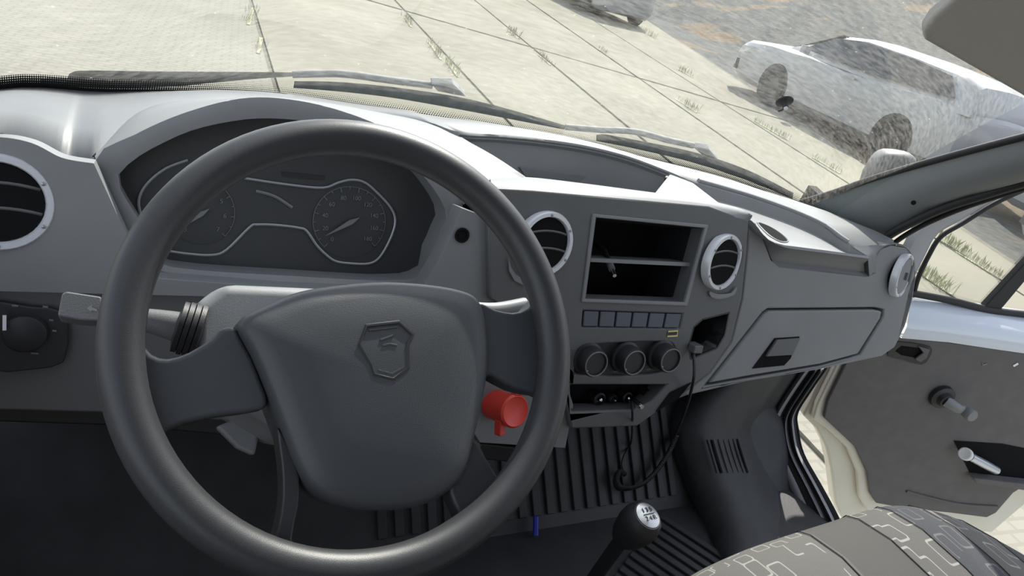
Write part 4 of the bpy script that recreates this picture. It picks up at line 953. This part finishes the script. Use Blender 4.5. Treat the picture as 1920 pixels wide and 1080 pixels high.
# ================================================================== PASSENGER SIDE: SILL, DOOR, MIRROR, SEAT
bands = [(-22, .86, greyseal_m, 'sill_trim'), (-4, .862, seal_m, 'seal'), (8, .875, greyseal_m, 'seal_lip'), (14, .878, seal_m, 'seal'), (22, .885, greyseal_m, 'seal_lip'), (27, .888, seal_m, 'seal'), (36, .90, None, None)]
side = empty('wall_right', (.87, .4, 0), 'passenger door opening of the cab with black rubber seals', kind='structure')
for (d0, x0, mt, nm), (d1, x1, _, _) in zip(bands, bands[1:]):
    a, b = sline(d0, x0), sline(d1, x1)
    bump = .006 if mt is greyseal_m else -.004
    loft(nm, [a, [p.lerp(q, .5) + V((-bump, -bump, 0)) for p, q in zip(a, b)], b], mt, side, smooth=60, thick=.002)
a = sline(-22, .86); 
loft('kick_panel', [a, [p + V((-.01, .02, 0)) for p in a], [V((.86, p.y + .22, p.z)) for p in a]], mat_m, side, smooth=50)
adopt(side)

DH = math.radians(70); DO = V((.93, .50, 0)); Dn = V((math.cos(DH), math.sin(DH), 0)); Dd = V((math.sin(DH), -math.cos(DH), 0))
def D(p, off=0.0): return onp(p, DO - Dn * off, Dn)          # off > 0: towards the cab
def DL(s, z, off=0.0): return DO + Dd * s + V((0, 0, z)) - Dn * off
door = empty('passenger_door', DO + V((0, 0, -.15)), 'open white passenger door with dark grey door card', 'door')
card_px = [(1600, 655), (1585, 684), (1552, 752), (1545, 784), (1570, 807), (1604, 839), (1626, 887), (1632, 927), (1643, 944), (1698, 954), (1780, 962), (1850, 971), (1868, 962), (1900, 925)]
tail = [DL(.93, .16), DL(.93, .455)]
top_px = [(1925, 662), (1800, 645), (1690, 632)]
plate('door_card', [D(p, .0) for p in card_px] + tail + [D(p, .0) for p in top_px], Dn * .012, panel_m, door, bev=.004)
shell_px = [(1570, 655), (1550, 690), (1518, 757), (1506, 780), (1531, 805), (1549, 840), (1558, 880), (1566, 943), (1578, 972), (1625, 985), (1700, 990), (1860, 1000)]
shell = [D(p, -.035) for p in shell_px] + [DL(.97, .0, -.035), DL(.97, .50, -.035)] + [D((1690, 620), -.035)]
plate('door_shell', shell, Dn * .05, cream_m, door, bev=.008)
ins_px = [(1582, 655), (1566, 690), (1533, 757), (1524, 786), (1552, 806), (1588, 840), (1608, 887), (1612, 935), (1626, 958), (1698, 968), (1780, 976), (1870, 990)]
plate('inner_flange', [D(p, -.013) for p in ins_px] + [DL(.95, .05, -.013), DL(.95, .50, -.013)] + [D((1690, 625), -.013)], Dn * .022, cream_m, door, bev=.006)
# belt shelf
btop = [D(p, -.055) for p in [(1700, 556), (1780, 568), (1860, 582), (1930, 592), (2000, 602)]]; bmid = [D(p, .01) for p in [(1700, 612), (1780, 618), (1860, 628), (1930, 640), (2000, 650)]]; bbot = [D(p, .004) for p in [(1690, 634), (1780, 642), (1860, 654), (1930, 664), (2000, 672)]]
btop.append(DL(.97, btop[-1].z, -.055)); bmid.append(DL(.97, bmid[-1].z, .01)); bbot.append(DL(.97, bbot[-1].z, .004))
btop, bmid, bbot = [[p for i, p in enumerate(L_) if i != 4 or (p - DO).dot(Dd) < .93] for L_ in (btop, bmid, bbot)]
loft('belt_panel', [[p + Dn * .03 for p in btop], btop, [a.lerp(b, .5) - Dn * .01 for a, b in zip(btop, bmid)], bmid, bbot, [p + Dn * .02 for p in bbot]], paint_m, door, smooth=70)
tube('window_rubber', spline([D(p, -.05) for p in [(1700, 548), (1780, 563), (1850, 580), (1930, 590), (2000, 598)]], 4), .010, seal_m, door, 8)
frp = [(1700, 556), (1712, 525), (1735, 478), (1757, 440), (1800, 414), (1860, 378), (1920, 350), (1990, 320)]
fri = [(1712, 556), (1722, 520), (1742, 478), (1764, 444), (1806, 418), (1864, 382), (1924, 354), (1994, 324)]
tube('window_seal', spline([D(p, -.05) for p in fri], 4), .006, seal_m, door, 8)
fa, fb = spline([D(p, -.045) for p in frp], 4), spline([D((p[0] - 26 - (p[0] > 1760) * 8, p[1] - 16), -.02) for p in frp], 4)
loft('window_frame', [fa, [a.lerp(b, .5) - Dn * .012 for a, b in zip(fa, fb)], fb, [p + Dn * .03 for p in fb]], M('shaded window frame paint', (.33, .345, .365), .4), door, smooth=60)  # door paint greyed, its shade put into the base colour
plate('window_divider', [D(p, -.048) for p in [(1846, 576), (1920, 496), (1990, 420), (2010, 432), (1925, 524), (1878, 580)]], Dn * .02, seal_m, door, bev=.003)
plate('window_glass', [D(p, -.058) for p in [(1708, 552), (1722, 515), (1762, 442), (1862, 380), (1990, 320), (2010, 430), (1850, 572)]], Dn * .003, clear_m, door)
# latch handle
lh = plate('latch_surround', [D(p, .004) for p in px_spline([(1668, 655), (1684, 641), (1735, 648), (1748, 655), (1742, 672), (1728, 684), (1690, 674), (1666, 668)], 2, True)], Dn * .004, black_m, door,
           holes=[[D(p, .004) for p in [(1678, 658), (1690, 648), (1728, 653), (1732, 660), (1722, 672), (1690, 666)]]])
plate('latch_pocket', [D(p, .001) for p in [(1676, 658), (1690, 646), (1730, 652), (1734, 660), (1722, 674), (1688, 668)]], Dn * .001, cavity_m, door)
plate('latch_lever', [D(p, .010) for p in [(1722, 650), (1744, 656), (1738, 672), (1726, 680), (1716, 674), (1732, 662)]], Dn * .006, panel_m, door, bev=.002)
# window crank
wc0 = D((1764, 742), .002); inn = -Dn
lathe('crank_base', [(.034, 0), (.033, .012), (.022, .016), (.018, .028), (0, .03)], wc0, inn, black_m, door, 24)
wc1 = D((1812, 772), .045)
tube('crank_arm', [wc0 + inn * .022, wc0.lerp(wc1, .5) + inn * .022, wc1 - inn * .01], [.016, .013, .012], dash_m, door, 12)
lathe('crank_knob', [(.012, -.006), (.016, 0), (.017, .02), (.014, .024), (0, .025)], wc1, (inn + V((0, -.2, .1))), dash_m, door, 18)
# grab pocket
pk = [(1788, 826), (1880, 832), (1930, 842), (1990, 850), (1990, 905), (1930, 898), (1818, 886)]
plate('pocket_recess', [D(p, .001) for p in pk], -Dn * .0006, cavity_m, door)
plate('pocket_ledge', [D(p, .002) for p in [(1814, 884), (1930, 897), (1990, 905), (1990, 918), (1930, 910), (1818, 892)]], -Dn * .03, panel_m, door, bev=.004)
tube('card_crease', spline([D(p, .002) for p in [(1700, 921), (1740, 932), (1800, 945), (1870, 950)]], 5), .004, panel_m, door, 8)
plate('scuff', [D(p, .0015) for p in [(1899, 685), (1908, 680), (1910, 683), (1901, 688)]], -Dn * .0004, white_m, door)
plate('scuff', [D(p, .0015) for p in [(1841, 676), (1843, 683), (1851, 681), (1851, 683), (1842, 686)]], -Dn * .0004, mark_m, door)
adopt(door)
t0, t1 = D((1812, 852), .035), D((1868, 882), .012)
tb = empty('silver_tube', t1, 'silver tube with white round cap lying in the door pocket', 'tube')
tube('barrel', [t0.lerp(t1, .12), t0.lerp(t1, .6), t1], [.012, .013, .012], M('satin silver', (.62, .68, .75), .25, metal=.7), tb, 14)
lathe('cap', [(.016, -.006), (.018, 0), (.018, .012), (.015, .014), (.008, .012), (0, .012)], t0, (t0 - t1).normalized() + (CAM - t0).normalized() * .8, white_m, tb, 20)
adopt(tb)

# outside mirror
mo = [(1616, 352), (1634, 312), (1648, 293), (1668, 284), (1702, 288), (1717, 297), (1720, 320), (1712, 350), (1690, 380), (1640, 390)]
mp_ = [onp(p, V((1.18, .72, .75)), V((.55, .8, 0))) for p in px_spline(mo, 2, True)]
mir = empty('side_mirror', onp((1665, 380), V((1.18, .72, .75)), V((.55, .8, 0))), 'grey side mirror housing outside the passenger corner of the windscreen', 'mirror')
pillow('housing', mp_, V((-.55, -.8, 0)).normalized(), [(.9, -.06), (1.0, -.03), (1.0, 0), (.96, .012), (.85, .022), (.5, .03), (.2, .032)], mirrorback_m, mir)
tube('bracket', [onp((1670, 385), V((1.18, .72, .75)), V((.55, .8, 0))), V((.98, .55, .60))], .016, black_m, mir, 10)
adopt(mir)

# passenger seat
seat = empty('passenger_seat', (.35, -.35, 0), 'patterned grey fabric passenger seat cushion at the lower right', 'seat')
edge_px = [(1300, 1100), (1345, 1074), (1420, 1040), (1500, 1012), (1580, 986), (1640, 966), (1700, 954), (1760, 961), (1820, 985), (1880, 1020), (1930, 1052), (1990, 1100)]
ed = spline([onz(p, z) for p, z in zip(edge_px, [.40, .415, .43, .44, .445, .45, .45, .445, .435, .42, .40, .37])], 4)
nrm_u = (ed[-1] - ed[0]).normalized()
rows = []
for k, (dy, dz) in enumerate(((.02, -.22), (.03, -.12), (.03, -.05), (.018, -.012), (0, .0), (-.05, .014), (-.12, .016), (-.22, .008), (-.36, -.004), (-.5, -.01))):
    sh = [0] * len(ed)
    rows.append([p + V((0, dy, dz)) for p in ed])
L = [0]
for a, b in zip(ed, ed[1:]): L.append(L[-1] + (b - a).length)
vs_ = [p for r in rows for p in r]; n = len(ed); fs = []; uvs = []
for i in range(len(rows)):
    for k in range(n): uvs.append((L[k] / L[-1], i * .11))
    if i < len(rows) - 1:
        for k in range(n - 1): fs.append((i * n + k, i * n + k + 1, (i + 1) * n + k + 1, (i + 1) * n + k))
cu = mesh('cushion', vs_, fs, seat_m, seat, smooth=80, uv=uvs)
box('seat_base', (.06, -.62, 0), (.56, -.16, .24), black_m, seat, bev=.02)
for u in (.28, .41, .51, .60, .71):
    k = min(range(n), key=lambda i: abs(L[i] / L[-1] - u))
    tube('seam', [r[k] + V((0, .001, .001)) for r in rows[2:]], .0008, black_m, seat, 6)
adopt(seat)
bpy.context.view_layer.update()
